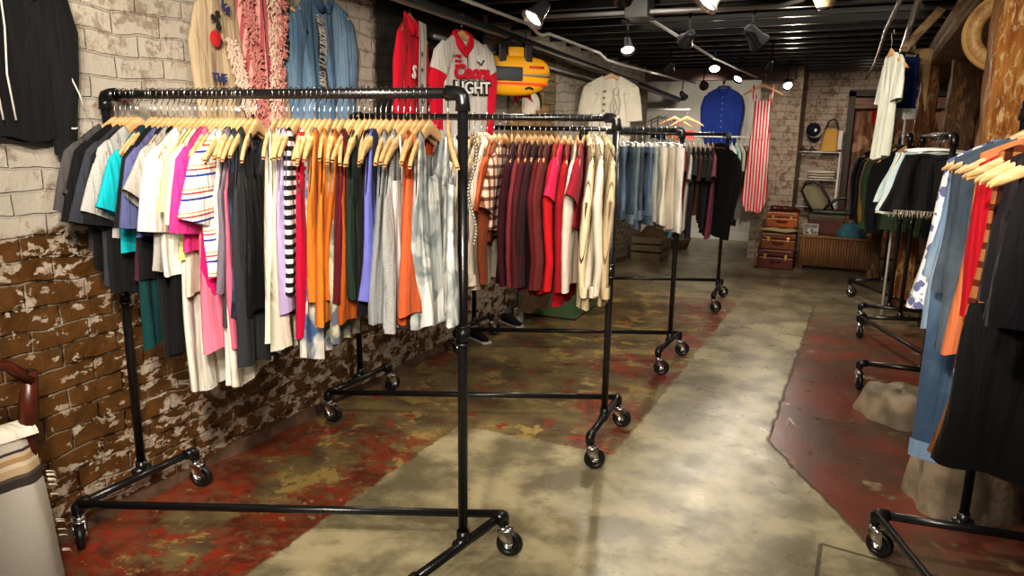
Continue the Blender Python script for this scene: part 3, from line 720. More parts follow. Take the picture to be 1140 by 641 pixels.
def trousers(x, y, z, rz, mt, label, group, leg=.75, w=.2, legw=.10, hgroup=None, hang=True, what=None, waist=None, name='shorts', cat='shorts', cuff=None, hmt=None):
    SEED[0] += 1; rr = random.Random(SEED[0])
    o = empty(name, (x,y,z), label, cat, group, rz); t0 = -.115; crotch = t0-.26
    for s in (-1, 1):
        mb = MB(); n = 18; ph = rr.uniform(0, 6); nv = 16; le = leg
        for j in range(nv+1):
            v = j/nv; zz = t0 - (.26+le)*v
            if zz > crotch: c = s*w*.5; hw = w*.5+.004
            else:
                k = (crotch-zz)/max(le, .01); c = s*(w*.5+.012*k); hw = (w*.5)*(1-k) + legw*k
            for i in range(n):
                t = 2*PI*i/n; yy = c + hw*math.cos(t); xx = .026*math.sin(t)*(1+.3*math.sin(v*9+ph)) + .012*v*math.sin(yy*40+ph)
                mb.v.append((xx, yy, zz+.006*math.sin(t*2+ph)*v))
        for j in range(nv):
            for i in range(n): mb.f.append((j*n+i, j*n+(i+1)%n, (j+1)*n+(i+1)%n, (j+1)*n+i))
        L0 = mb.build('leg', mt, o)
        if cuff:
            MB().tube([(0,s*(w*.5+.012),t0-.26-le+.06),(0,s*(w*.5+.012),t0-.26-le-.004)], legw*1.04, 16, False, .034, up=(1,0,0)).build('cuff', cuff, L0)
    MB().tube([(0,0,t0+.004),(0,0,t0-.036)], w*1.03, 20, False, .032, up=(1,0,0)).build('waistband', waist or mt, o)
    if hang: clip_hanger(x, y, z, rz, what or label, hgroup, w*.9, hmt)
    return o
def interp(tab, v):
    for (a, b), (c, d) in zip(tab, tab[1:]):
        if v <= c: return b + (d-b)*(v-a)/(c-a)
    return tab[-1][1]

# ---- front left rack ------------------------------------------------
R1T = [(116,0),(149,.1),(184,.2),(220,.3),(257,.4),(296,.5),(336,.6),(378,.7),(422,.8),(468,.9),(515,1)]
def r1(px):
    s = interp(R1T, px); return (-2.645+1.482*s, 1.91+.14*s, 1.71)
G1 = 'clothes hanging on the front left rack'; H1 = 'wooden hangers on the front left rack'
CH = (66,64,66); BK = (24,23,25)
white = fab('white', (232,228,218)); cream = fab('cream', (226,216,194)); offw = fab('off_white', (214,206,190))
heath = fab('heather', (176,174,168), 'heather'); dheath = fab('dark_heather', (120,122,122), 'heather')
def print_dots(mt, n, seed, zr=(-.45,-.25), yr=(-.08,.08), r=.008, nm='printed_motif'):
    def f(o):
        rr = random.Random(seed); m = MB()
        for _ in range(n):
            m.lathe([(0,.002),(r*rr.uniform(.5,1.3),0)], (.045, rr.uniform(*yr), rr.uniform(*zr)), (1,0,0), 7)
        m.build(nm, mt, o)
    return f
left = [
 (126,'tee',fab('charcoal1',(84,82,84)),.44,'faded charcoal t-shirt, first on the rack by the wall',0),
 (132,'tee',fab('charcoal2',CH),.52,'dark charcoal t-shirt second from the wall end',0),
 (138,'tee',fab('black',BK),.60,'plain black t-shirt third from the wall end',0),
 (144,'tee',fab('slate',(58,62,70)),.64,'slate grey t-shirt just left of the logo black t-shirt',0),
 (149,'tee',fab('black2',(30,30,32)),.66,'black t-shirt with a small grey chest tab',0),
 (152,'tee',fab('lightgrey',(190,188,184),'heather'),.50,'light grey t-shirt directly left of the bright turquoise one',0),
 (166,'tee',fab('turquoise',(20,178,190)),.52,'bright turquoise t-shirt near the wall end of the rack',0),
 (170,'tank',fab('plum',(92,44,58)),.62,'dull plum tank top right of the turquoise one',0),
 (172,'tank',fab('darkteal',(18,66,68)),.92,'long dark teal dress whose hem hangs over the left post',0),
 (178,'tee',fab('black3',(28,27,30)),.62,'black t-shirt between the plum tank top and slate blue one',0),
 (185,'tee',fab('slateblue',(92,98,140)),.46,'slate blue t-shirt with a turned short sleeve',0),
 (191,'tank',fab('black4',(34,34,36)),.94,'long washed black dress below the heather grey t-shirt',0),
 (197,'tee',heath,.58,'heather light grey t-shirt with a wide straight body',0),
 (203,'tank',fab('black5',(20,20,22)),.88,'black sleeveless dress right of the heather grey t-shirt',0),
 (210,'tee',white,.58,'plain white t-shirt next to the cream yellow one',0),
 (216,'tank',fab('offwhite_long',(226,222,210)),1.08,'longest off white dress with its hem lowest on the rack',0),
 (222,'tee',fab('paleyellow',(232,222,150)),.50,'pale yellow t-shirt left of the hot pink one',0),
 (228,'tee',cream,.66,'cream t-shirt hanging behind the hot pink sleeve',0),
 (235,'tee',fab('hotpink',(226,62,140)),.46,'hot pink t-shirt with a bright short sleeve',0),
 (240,'tank',fab('dustypink',(222,126,150)),.88,'long dusty pink dress under the hot pink t-shirt',0),
 (245,'cami',fab('magenta',(206,28,110)),.70,'magenta camisole right of the long dusty pink dress',0),
 (251,'tee',fab('multistripe',(238,234,228),'hmulti',(.075,[(0,(238,234,228)),(.45,(44,60,150)),(.55,(238,234,228)),(.72,(196,60,50)),(.80,(238,234,228)),(.9,(230,150,60)),(.96,(238,234,228))])),.60,'white t-shirt with thin blue red and orange stripes',0),
 (256,'tank',fab('palelong',(230,224,214)),1.0,'pale ivory dress hem showing below the striped t-shirt',0),
 (263,'tank',fab('rosepink',(206,104,130)),.84,'rose pink tank dress beside the mauve tank top',0),
 (265,'tank',fab('mauve',(120,112,124)),.62,'mauve grey tank top left of the charcoal dress',0),
 (266,'tank',fab('charcoaldress',(70,70,76)),.80,'charcoal dress with wide grey shoulder straps',0),
 (261,'tank',fab('ivorylong',(228,220,204)),1.02,'long ivory skirt hem showing low beside the charcoal dress',0),
 (271,'tank',fab('galaxy',(30,32,40),'tie',(6,(54,66,86),(90,80,110))),.72,'black top with a cloudy blue print',0),
 (279,'tank',fab('washedblack',(52,54,58)),.92,'long washed black dress with a slanting hem',0),
 (284,'cami',fab('satin',(26,26,28),rough=.4),.70,'black camisole at the gap in the middle of the rack',0)]
for i, (px_, kd, mt, ln, lab, _) in enumerate(left):
    x, y, z = r1(px_); rz = math.radians(13+RND.uniform(-5,5) + i*.2 + (5 if 'bright turquoise t' in lab else (-5 if 'left of the bright' in lab else 0))); ln = ln*.93 + RND.uniform(-.03,.02)
    wk = 1.1 if lab.startswith('bright turquoise') else .88 if 'left of the bright' in lab else (.84 if 'plum' in lab and 'dull' in lab else 1.)
    ex = None
    if 'chest tab' in lab: ex = lambda o: MB().box((.028,-.14,-.30),(.032,-.10,-.28)).build('chest_tab', simple('tab', (.3,.3,.3), .5), o, False)
    garment(x, y, z, rz, kd, mt, ln, lab, G1, hgroup=H1, w=(.95+RND.uniform(0,.08))*wk, extra=ex, fold=.012)
rust = fab('rust', (176,76,30)); must = fab('mustard', (206,124,44)); must2 = fab('ochre', (188,104,34)); green = fab('bottle_green', (38,56,46))
blk = fab('tankblack', (26,27,29))
right = [
 (306,'dress',fab('ecru',(222,214,196)),.80,'ecru dress, first right of the middle gap',.8),
 (313,'dress',fab('ecru2',(206,198,180)),.84,'stone coloured dress second right of the middle gap',.8),
 (319,'tank',white,.86,'long white tank dress left of the lilac top',.9),
 (325,'tank',fab('lilac',(176,160,198)),.66,'lilac tank top left of the black and white striped one',.98),
 (331,'tank',fab('bwstripe',(238,236,230),'h',(.032,.5,(22,22,24))),.60,'black and white horizontally striped tank top',.92),
 (338,'tank',fab('crimson',(190,14,62)),.72,'crimson tank top with a deep scooped armhole',1.16),
 (344,'tank',fab('redstripe',(238,232,226),'h',(.028,.5,(190,40,50))),.76,'red and white striped tank top behind the crimson one',.78),
 (349,'cami',fab('ivory',(226,220,206)),.66,'ivory camisole right of the red striped tank top',.72),
 (355,'dress',fab('bluetie',(206,200,186),'tie',(5,(70,98,140),(170,176,180))),.84,'cream dress with blotchy blue tie dye',.74),
 (361,'tank',must,.60,'bright mustard tank top beside the blue tie dye dress',1.),
 (367,'tank',must,.68,'mustard orange tank top with a wide front panel',1.1),
 (374,'tank',fab('camo',(176,172,150),'tie',(9,(112,120,104),(90,96,110))),.74,'mottled grey green top peeking out under the mustard ones',.9),
 (380,'tank',must2,.60,'ochre tank top right of the mustard pair',1.),
 (387,'tank',fab('ochre2',(170,88,30)),.64,'dark ochre tank top left of the bottle green one',1.),
 (393,'tank',fab('plumtank',(96,22,36)),.60,'wine red tank top tucked behind the ochre ones',.9),
 (399,'tank',green,.56,'bottle green tank top, first of the dark tops',1.),
 (405,'cami',fab('deepgreen',(30,44,38)),.58,'deep green camisole right of the bottle green tank top',.9),
 (411,'tank',blk,.58,'black ribbed tank top right of the green tops',1.),
 (418,'tank',fab('inkblack',(20,20,24)),.60,'ink black tank top left of the periwinkle one',.9),
 (424,'tank',fab('periwinkle',(112,116,194)),.58,'periwinkle blue tank top between black and grey ones',1.),
 (430,'tank',fab('navy',(40,44,66)),.56,'navy tank top between the periwinkle and grey tops',.9),
 (437,'tank',fab('grey1',(150,154,154),'heather'),.62,'mid grey marl tank top, first of the grey tops',1.),
 (443,'tank',fab('grey2',(88,92,94),'heather'),.60,'dark grey marl tank top between two lighter grey ones',.9),
 (450,'tank',fab('grey3',(164,166,164),'heather'),.66,'pale grey marl tank top near the right post',1.),
 (457,'cami',fab('whitegrey',(206,206,202)),.68,'whitish camisole just left of the rust top',.9),
 (464,'tank',rust,.62,'rust orange tank top near the right post',.95),
 (471,'cami',fab('rust2',(196,96,56)),.60,'soft rust camisole behind the rust tank top',.9),
 (478,'tank',fab('smoke',(176,182,180),'tie',(6,(128,136,138),(208,210,206))),.64,'smoky grey tie dye tank top second from the right post',.9)]
for i, (px_, kd, mt, ln, lab, w) in enumerate(right):
    t = i/len(right); x, y, z = r1(px_); rz = math.radians(26-20*t+RND.uniform(-6,6)); ln += RND.uniform(-.02,.02)
    garment(x, y, z, rz, kd, mt, ln*(.93 if ln > .79 else 1.), lab, G1, hgroup=H1, w=w*.95, fold=.014)
def tie_extra(o):
    pur = simple('purple_ink', srgb((112,84,150)), .8)
    m = MB(); rr = random.Random(5)
    for _ in range(26):
        a = rr.uniform(0, 6.28); q = rr.uniform(.2,1)*.04; m.lathe([(0,.003),(rr.uniform(.003,.009),0)], (.062, .0+q*math.cos(a), -.42+q*math.sin(a)*1.2), (1,0,0), 7)
    m.build('printed_flower', pur, o)
    dk = simple('black_fringe', (.03,.03,.03), .7); m = MB()
    for k_ in range(9):
        yy = -.02+k_*.006; m.tube([(.064,yy,-.36),(.066,yy+.002,-.45-.012*(k_%3))], .0012, 4)
    m.build('printed_lines', dk, o)
    m = MB(); n = 34
    for k_ in range(n):
        t = k_/(n-1); m.lathe([(0,-.006),(.006,-.003),(.006,.003),(0,.006)], (.075+.012*math.sin(t*9), -.13+.03*t, -.12-.34*t), (0,0,1), 6)
    m.build('studded_strap', simple('strap_beads', (.35,.33,.3), .3, .6), o)
x, y, z = r1(499)
garment(x, y, z, math.radians(30), 'cami', fab('tiegrey',(190,194,190),'tie',(7,(138,146,146),(214,214,208))), .62, 'pale grey tie dye top with small purple flower, last by the right post', G1, hgroup=H1, extra=tie_extra, w=1., fold=.01)

# ---- second rack ----------------------------------------------------
R2T = [(393,0),(418,.1),(445,.2),(472,.3),(500,.4),(528.5,.5),(558,.6),(589,.7),(620,.8),(653,.9),(687,1)]
def r2(px):
    s = interp(R2T, px); return (-2.585+1.487*s, 3.33+.075*s, 1.662)
G2 = 'clothes hanging on the second left rack'; H2 = 'wooden hangers on the second left rack'
mar = fab('maroon', (58,18,30)); mar2 = fab('maroon2', (72,24,32)); dbr = fab('darkwine', (48,22,26)); red = fab('red', (178,16,26)); red2 = fab('cherry', (140,12,26))
strp = fab('creamstripe', (206,190,158), 'v', (.026,.16,(70,58,44)))
strp2 = fab('ivorystripe', (200,186,156), 'vdash', (.024,.2,(120,104,82),(110,92,72)))
plaid = fab('plaid', (214,190,170), 'plaid', (.05,(170,120,100),(140,110,110)))
def studs(o):
    m = MB(); rr = random.Random(2)
    for k_ in range(40):
        t = k_/39; m.lathe([(0,.004),(.003,0)], (.05, -.13+.1*abs(math.sin(t*6)), -.16-.24*t), (1,0,0), 6)
    m.box((.045,-.12,-.42),(.05,-.03,-.24)); m.build('studded_pocket', simple('stud', (.2,.17,.14), .4, .4), o)
def patch(o):
    MB().box((.04,-.16,-.50),(.046,.02,-.26)).build('printed_patch', fab('patchgrey', (120,112,104), 'floral', (30,(60,50,50),.5)), o, False)
def sequins(o): print_dots(simple('sequin', (.8,.8,.8), .2, .6), 12, 9, (-.86,-.74), (-.16,.05), .007, 'sequins')(o)
lst2 = [
 (455,'longsleeve',offw,.80,'off white sweater behind the front rack corner',None,''),
 (470,'longsleeve',cream,.78,'cream sweater behind the tie dye top',None,''),
 (486,'longsleeve',white,.80,'white sweater second behind the front rack post',None,''),
 (500,'longsleeve',fab('oat',(206,192,166)),.80,'oatmeal sweater just behind the front rack post',None,''),
 (514,'longsleeve',fab('oat2',(216,206,186)),.84,'pale oat sweater left of the studded one',None,''),
 (528,'longsleeve',fab('stone',(200,188,166)),.84,'stone coloured sweater with studded chest pocket',studs,''),
 (536,'shirt',fab('beige',(190,172,144)),.82,'beige shirt right of the studded sweater',None,''),
 (543,'shirt',fab('sand',(214,204,186)),.84,'sandy white shirt left of the orange one',None,''),
 (550,'tee',fab('terracotta',(196,98,56)),.50,'terracotta t-shirt showing only at the shoulder',None,''),
 (556,'longsleeve',fab('brown',(128,66,36)),.60,'chestnut brown sweater behind the plaid shirt',None,''),
 (562,'tee',plaid,.56,'plaid short sleeved shirt in pinkish grey checks',None,''),
 (570,'longsleeve',mar,.76,'maroon sweatshirt with a large grey printed patch',patch,''),
 (577,'longsleeve',mar,.80,'plain maroon sweater with shiny dots near the hem',sequins,''),
 (584,'longsleeve',fab('roseshoulder',(120,46,54)),.70,'rose pink sweater between maroon ones',None,''),
 (590,'longsleeve',mar2,.82,'maroon sweater in the middle of the second rack',None,'M'),
 (596,'longsleeve',mar2,.84,'maroon sweater in the middle of the second rack',None,'M'),
 (602,'longsleeve',dbr,.82,'dark wine cardigan left of the coral shoulders',None,''),
 (608,'longsleeve',fab('wine3',(88,22,28)),.86,'wine coloured sweater right of the dark wine cardigan',None,''),
 (614,'longsleeve',fab('brick',(92,34,32)),.84,'brick red brown sweater left of the bright red one',None,''),
 (621,'longsleeve',red,.84,'bright red long sweater in the second rack',None,''),
 (628,'tee',fab('cerise',(190,32,74)),.42,'cerise pink t-shirt right of the bright red sweater',None,''),
 (635,'longsleeve',red2,.90,'cherry red sweater with the lowest red hem',None,''),
 (643,'longsleeve',fab('blush',(206,192,180)),.80,'pale blush sweater between red and striped clothes',None,''),
 (651,'tee',fab('darkred',(128,16,36)),.50,'dark red t-shirt at the shoulders behind the blush sweater',None,''),
 (659,'shirt',strp,.88,'cream shirt with thin dark pinstripes',None,''),
 (668,'shirt',fab('lace',(206,198,180)),.80,'ivory blouse between the two striped shirts',None,''),
 (676,'shirt',strp2,.86,'faintly striped ivory shirt, last by the second rack post',None,'')]
for i, (px_, kd, mt, ln, lab, ex, fl) in enumerate(lst2):
    x, y, z = r2(px_); rz = math.radians(RND.uniform(3,11)+(12 if px_ > 655 else 0)+(24 if 'printed patch' in lab else 0)+(0 if 'last by' in lab else 0))
    garment(x, y, z, rz, kd, mt, ln-.09, lab, ('maroon sweaters on the second rack' if fl else G2), hgroup=H2+(' with maroon sweaters' if fl else ''), extra=ex, fold=.014,
            hang=('tan' if i % 3 == 1 else 'pale'), what=lab)
# ---- third rack -----------------------------------------------------
R3T = [(535,0),(556,.1),(577,.2),(598,.3),(620,.4),(642,.5),(664.5,.6),(688,.7),(711,.8),(735,.9),(760,1)]
def r3(px):
    s = interp(R3T, px); return (-2.58+1.43*s, 4.72+.27*s, 1.615)
G3 = 'clothes hanging on the third left rack'; H3 = 'hangers on the third left rack'
dn = [fab('denimA',(74,92,112),'denim',((104,122,140),)), fab('denimB',(54,66,82),'denim',((80,96,114),)), fab('denimC',(90,102,110),'denim',((118,128,132),)), fab('denimD',(52,62,74),'denim',((84,96,110),))]
nmz = ['mid blue','dark blue','grey blue','ink blue']
for i, px_ in enumerate((640,650,660,669,678)):
    x, y, z = r3(px_)
    trousers(x, y, z, math.radians(6), dn[i % 4], 'blue denim shorts partly hidden behind the striped shirts', 'hidden denim shorts on the third rack', .14, .17, .11, 'clip hangers of the hidden denim shorts', what='blue denim shorts partly hidden behind the striped shirts')
for i, (px_, d) in enumerate(((695,'first right of the second rack post'),(702,'second right of the second rack post'),(709,'third right of the second rack post'),(716,'fourth right of the second rack post'),(723,'left of the grey ones'))):
    x, y, z = r3(px_)
    trousers(x, y, z, math.radians(22+RND.uniform(-14,14)), dn[i % 4], f'{nmz[i%4]} denim shorts, {d}', G3, .21+.03*(i%3), .18, .12, H3, what=f'{nmz[i%4]} denim shorts, {d}', cuff=dn[(i+1)%4])
for i, (px_, c_, d) in enumerate(((730,(140,146,142),'sage grey trousers folded short, right of the denim shorts'),(736,(196,190,176),'stone trousers, first of the pale pairs'),(742,(176,168,150),'khaki trousers between two pale pairs'),(749,(206,202,192),'ivory trousers, last by the third rack post'))):
    x, y, z = r3(px_)
    trousers(x, y, z, math.radians(20+i*7), fab('twill%d' % i, c_), d, G3, .22+.025*i, .17, .10, H3, name='trousers', cat='trousers')
# ---- fourth rack ----------------------------------------------------
def r4(s): return (-2.60+1.388*s, 6.95+.19*s, 1.588)
G4 = 'clothes hanging on the furthest left rack'; H4 = 'hangers on the furthest left rack'
c4 = [((50,52,54),'charcoal t-shirt, furthest left visible on the far rack'),((30,44,50),'dark petrol t-shirt on the far rack'),((196,198,192),'light grey t-shirt among the dark ones'),((70,120,124),'dull turquoise t-shirt on the far rack'),((28,28,30),'black t-shirt right of the dull turquoise one'),
      ((96,30,28),'brick red t-shirt on the far rack'),((180,176,168),'white t-shirt right of the brick red one'),((40,40,44),'graphite t-shirt on the far rack'),((70,38,28),'rust brown t-shirt on the far rack'),((26,26,28),'black t-shirt with bright blue emblem on the far rack'),
      ((36,36,38),'soot black t-shirt left of the pink one'),((120,60,76),'pink t-shirt left of the black coat')]
for i, (c_, lab) in enumerate(c4):
    s = .56+.37*i/len(c4)
    x, y, z = r4(s)
    ex = None
    if 'emblem' in lab: ex = lambda o: MB().lathe([(0,.004),(.05,0)], (.05,-.12,-.42), (1,0,0), 16).build('emblem', simple('blue_emblem', srgb((40,130,170)), .6), o)
    garment(x, y, z, math.radians(14), 'tee', fab('far%d' % i, c_), .66+.07*(i%4), lab, G4, hgroup=H4, hang='tan', extra=ex, fold=.014)
x, y, z = r4(.955)
garment(x, y, z, math.radians(48), 'coat', fab('blackcoat', (20,20,22)), .86, 'long black coat at the right end of the far rack', G4, hgroup=H4, hang='tan', fold=.012, w=1.)
# ---- white rack with blouses by the back wall -------------------------
wr = empty('white_rail', (-1.95,10.9,1.55), 'slim white rail of pastel blouses against the grey back wall', 'rail')
MB().tube([(-.9,0,0),(.62,0,0)], .012, 10).build('rail', WHITEPL, wr)
for xx in (-.88,.6): MB().tube([(xx,0,0),(xx,.6,0)], .010, 8).build('bracket', WHITEPL, wr)
G5 = 'pastel blouses on the white rail'
for i, (c_, lab) in enumerate((((196,208,198),'mint white blouse, first visible on the white rail'),((216,214,206),'ivory blouse second on the white rail'),((150,190,186),'seafoam blouse on the white rail'),((190,178,160),'sand blouse on the white rail'),((90,84,70),'olive brown floral blouse on the white rail'),((226,170,140),'pale peach blouse on the white rail'),((222,150,116),'peach dress beside the striped jumpsuit'))):
    garment(-1.86+.06*i, 10.9, 1.55, math.radians(20), 'tee' if i < 5 else 'dress', fab('pastel%d' % i, c_), .62+.09*(i>4), lab, G5, hgroup='white hangers on the white rail', hang='white', fold=.014)
# ---- front right rack -------------------------------------------------
G6 = 'clothes hanging on the front right rack'; H6 = 'wooden hangers on the front right rack'
def r6(y): return (.457, y, 1.71)
dA = fab('denimlight',(122,148,178),'denim',((160,182,204),)); dB = fab('denimmid',(62,84,110),'denim',((100,124,150),)); dC = fab('denimgrey',(72,86,100),'denim',((110,124,136),))
flo = fab('bluefloral', (222,222,226), 'floral', (26,(100,108,150),.74))
pais = fab('paisley', (220,196,176), 'floral', (34,(170,90,66),.72))
# local +x faces away from the viewer here, so turn the garments round: faces -y
RF = -PI/2
def gr(y, kd, mt, ln, lab, dr=0, **kw):
    garment(.457, y, 1.71, RF+math.radians(dr), kd, mt, ln, lab, G6, hgroup=H6, **kw)
def button_band(o):
    m = MB()
    for k_ in range(7): m.lathe([(0,.004),(.007,0)], (.04,-.06,-.22-.055*k_), (1,0,0), 10)
    m.build('snap_buttons', CHROME, o)
    MB().box((.034,-.075,-.62),(.037,-.045,-.16)).build('placket', dA, o, False)
gr(2.95,'vest',flo,.62,'white vest with blue floral print, furthest back on the front right rack',-14, w=1.15, hang='pale', w1=.30)
gr(2.88,'vest',dA,.50,'light blue denim vest with wide shoulders behind the wooden hangers',-10, hang='tan', w=1.12, w1=.27)
gr(2.79,'vest',dA,.66,'pale denim vest with bare arm holes',-12, w=1.12, hang='pale', w1=.28)
gr(2.71,'vest',dC,.52,'grey blue denim vest with snap placket',-10, w=1.1, extra=button_band, hang='pale')
# denim overalls
def overalls(y, mt, lab, leg=.50, dr=-6, w=.17):
    SEED[0] += 1
    o = empty('denim_overalls', (.457-.02,y,1.71), lab, 'overalls', G6, RF+math.radians(dr))
    body_mesh(mt, SEED[0], .50, .12, .20, 'flat', top=-.26, th=.024, fold=.006, flare=.7).build('bib', mt, o)
    for s in (-1, 1):
        strap_mb(.10, -.30, s, .009).build('strap', mt, o)
        mb = MB().tube([(0,s*.085,-.52),(0,s*.10,-.62),(.006,s*.105,-.8),(0,s*.11,-1.0),(0,s*.112,-.56-leg)], [.10,.108,.10,.095,.092], 18, False, .03, up=(1,0,0))
        lg = mb.build('leg', mt, o)
        MB().tube([(0,s*.112,-.50-leg),(0,s*.112,-.565-leg)], .098, 18, False, .034, up=(1,0,0)).build('cuff', dA, lg)
    hanger(.457-.02, y, 1.71, RF+math.radians(dr), lab, H6, 'pale')
overalls(2.80, dB, 'long blue denim overalls whose turned up leg hangs near the floor', .66, -8)
gr(2.60,'vest',dC,.70,'faded blue denim vest between the grey and red vests',-10, w=1.1, hang='pale')
gr(2.48,'vest',pais,.72,'peach paisley vest with a light cuffed hem',-8, w=1.0, hang='pale')
gr(2.33,'vest',fab('redknit',(182,20,40),'knit'),.52,'red knit vest with looped white edge',-14, w=1.06, hang='pale')
gr(2.42,'vest',fab('apricot',(214,128,84)),.66,'apricot orange vest under the red one',-8, w=.92, hang='pale')
gr(2.22,'vest',fab('tanplaid',(150,100,60),'plaid',(.05,(120,90,70),(150,110,90))),.62,'brown plaid vest left of the black clothes',-6, w=.84, hang='pale')
gr(2.12,'dress',fab('camelsuede',(150,92,40)),.86,'camel brown dress behind the big black one',-4, w=.9, hang='pale')
SEED[0] += 1; bb_ = fab('bigblack', (19,18,19))
o = empty('sleeveless_dress', (.457,2.06,1.71), 'big plain black dress hanging lowest on the front right rack', 'dress', G6, RF)
body_mesh(bb_, 990, .84, .205, .235, 'flat', top=-.50, th=.04, fold=.02, nf=2.2).build('body', bb_, o)
for s_ in (-1, 1): strap_mb(.12, -.54, s_, .008).build('strap', bb_, o)
hanger(.457, 2.06, 1.71, RF, 'big plain black dress', H6, 'pale')
for i, (yy, lab, mt) in enumerate(((1.98,'black velvet vest just in front of the big black dress',fab('velvet',(24,20,26))),(1.90,'black lace vest on the front right rack',fab('blacklace',(32,28,32),'floral',(40,(12,12,12),.5))),(1.82,'inky black vest nearest the camera on the right',fab('inky',(16,16,20))))):
    gr(yy,'vest',mt,.42,lab,0, w=.92, hang='pale')
# ---- middle right rack --------------------------------------------------
G7 = 'clothes hanging on the middle right rack'; H7 = 'hangers on the middle right rack'
bl7 = fab('blacktwill', (18,18,19)); wh7 = fab('frayedwhite', (206,196,176)); mint = fab('mintdenim', (176,196,198), 'denim', ((206,216,214),))
def fringe(mt, zz, w=.17, n=60, ln=.05):
    def f(o):
        m = MB(); rr = random.Random(4)
        for k_ in range(n):
            yy = -w+2*w*k_/n; m.tube([(.028,yy,zz),(.034,yy+rr.uniform(-.01,.01),zz-ln*rr.uniform(.4,1))], .0016, 4, False)
        m.build('frayed_hem', mt, o)
    return f
for i, (yy, mt, lab, le) in enumerate(((5.95,mint,'mint grey denim skirt leaning behind the white frayed one',.40),(5.80,wh7,'cream skirt with frayed hem',.46),(5.66,fab('greytwill',(96,100,98)),'dark grey skirt between the cream and black ones',.40),(5.52,mint,'pale mint denim skirt with white seams',.42),(5.36,bl7,'wide black skirt, nearest on the middle right rack',.40))):
    o = garment(.34+(6.5-yy)*.063, yy, 1.60, RF+math.radians(-16), 'skirt', mt, le, lab, G7, hgroup=H7, w=1.45, fold=.012, extra=fringe(wh7, -.088-le+.02, .25) if i in (1,4) else None)
# ---- furthest right rack --------------------------------------------------
G8 = 'jackets hanging on the furthest right rack'; H8 = 'hangers on the furthest right rack'
for i, (yy, c_, lab) in enumerate(((8.0,(60,70,92),'dark blue denim jacket furthest back on the right'),(7.8,(20,22,26),'black jacket with white trim behind the tan one'),(7.55,(24,24,26),'black bomber jacket left of the tan jacket'),(7.3,(150,112,52),'tan corduroy jacket between black ones'),(7.1,(56,74,50),'olive green jacket right of the tan one'),(6.95,(22,22,24),'black shirt nearest on the furthest right rack'))):
    garment(.10+.03*i, yy, 1.60, RF+math.radians(-32), 'jacket', fab('far_r%d' % i, c_), .72 if i not in (5,) else .5, lab, G8, hgroup=H8, hang='tan', fold=.012, w=1.0)
# ------------------------------------------------------------------ garments on the left wall
PIPEW = simple('white_piping', srgb((225,222,214)), .6)
def jk(o):
    m = MB()
    for yy in (.005, .045):
        m.tube([(.052,yy,-.16),(.054,yy+.004,-.4),(.05,yy-.004,-.55),(.05,yy+.008,-.70)], .0035, 6)
    m.build('white_piping', PIPEW, o)
    m = MB()
    for q in range(6): m.lathe([(0,.006),(.008,.003),(.008,0)], (.045,-.055,-.18-q*.085), (1,0,0), 10)
    m.build('snap_buttons', PIPEW, o)
    m = MB()
    m.tube([(.02,.265,-.52),(.036,.29,-.60),(.02,.315,-.66)], .003, 6); m.tube([(-.0,.225,-.72),(.03,.265,-.725),(.0,.30,-.72)], .004, 6)
    m.build('cuff_piping', PIPEW, o)
HK = 'wall hooks'
garment(-2.665, 1.51, 2.31, math.radians(-2), 'jacket', fab('jacketblack', (30,30,33)), .67, 'large black jacket with white piping hung high on the left wall', 'garments hung high on the left wall', hgroup='hangers high on the left wall', hang='black', extra=jk, w=1.02, fold=.004)
letters = simple('navy_letters', srgb((54,60,110)), .7); dk = simple('dark_bird', srgb((40,44,40)), .8); redm = simple('red_patch', srgb((190,40,50)), .8)
tanf = fab('tanfleece', (196,176,146))
def tan_extra(o):
    rot = (PI/2, 0, PI/2)
    text_obj('lettering', 'THE', .045, letters, o, (.075,-.27,-.56), rot, .002, bold=.002)
    text_obj('lettering', 'T', .05, letters, o, (.075,-.25,-.62), rot, .002, bold=.002)
    text_obj('lettering', 'ET', .05, letters, o, (.085,.185,-.215), (PI/2,0,PI/2), .002, bold=.002)
    text_obj('lettering', 'VA', .05, letters, o, (.075,-.21,-.27), (PI/2-.0,.6,PI/2), .002, bold=.002)
    m = MB(); rr = random.Random(3)
    for _ in range(16): m.lathe([(0,.003),(rr.uniform(.008,.018),0)], (.072, 0.185+rr.uniform(-.02,.02), -.36+rr.uniform(-.07,.07)), (1,0,0), 6)
    m.build('dark_bird_patch', dk, o); m = MB()
    for _ in range(10): m.lathe([(0,.003),(rr.uniform(.008,.018),0)], (.072, -.27+rr.uniform(-.02,.02), -.36+rr.uniform(-.06,.06)), (1,0,0), 6)
    m.build('dark_bird_patch', dk, o)
    MB().lathe([(0,.007),(.03,.002),(.034,0)], (.072,-.275,-.40), (1,0,0), 14).build('red_patch', redm, o)
garment(-2.63, 2.64, 2.36, math.radians(4), 'jacket', tanf, .66, 'tan fleece jacket with navy lettering behind the pink fringed robe', 'garments hung high on the left wall', hgroup='hangers high on the left wall', hang='pale', extra=tan_extra, w=1.25)
pink = fab('pinkstripe', (214,158,150), 'v', (.022,.5,(170,86,90)))
def fringe_panel(o, y0, y1, z0, z1, seed, x=.07):
    rr = random.Random(seed); m = MB()
    n = 330
    for i in range(n):
        t = rr.random(); yy = y0+(y1-y0)*t+rr.uniform(-.032,.032); zz = z0+(z1-z0)*t
        a = rr.uniform(0, 6.28); l = .016
        m.tube([(x,yy,zz),(x+.012,yy+l*.5*math.cos(a),zz+l*.5*math.sin(a)),(x+.010,yy+l*math.cos(a+.8),zz+l*math.sin(a+.8)-.006),(x+.002,yy+l*1.2*math.cos(a+1.6),zz+l*math.sin(a+1.6)-.012)], .0028, 4, False)
    return m
robe = empty('fringed_robe', (-2.57,2.66,2.36), 'pink striped robe with looped fringe edges hanging to a point over the front rack', 'robe', 'garments hung high on the left wall')
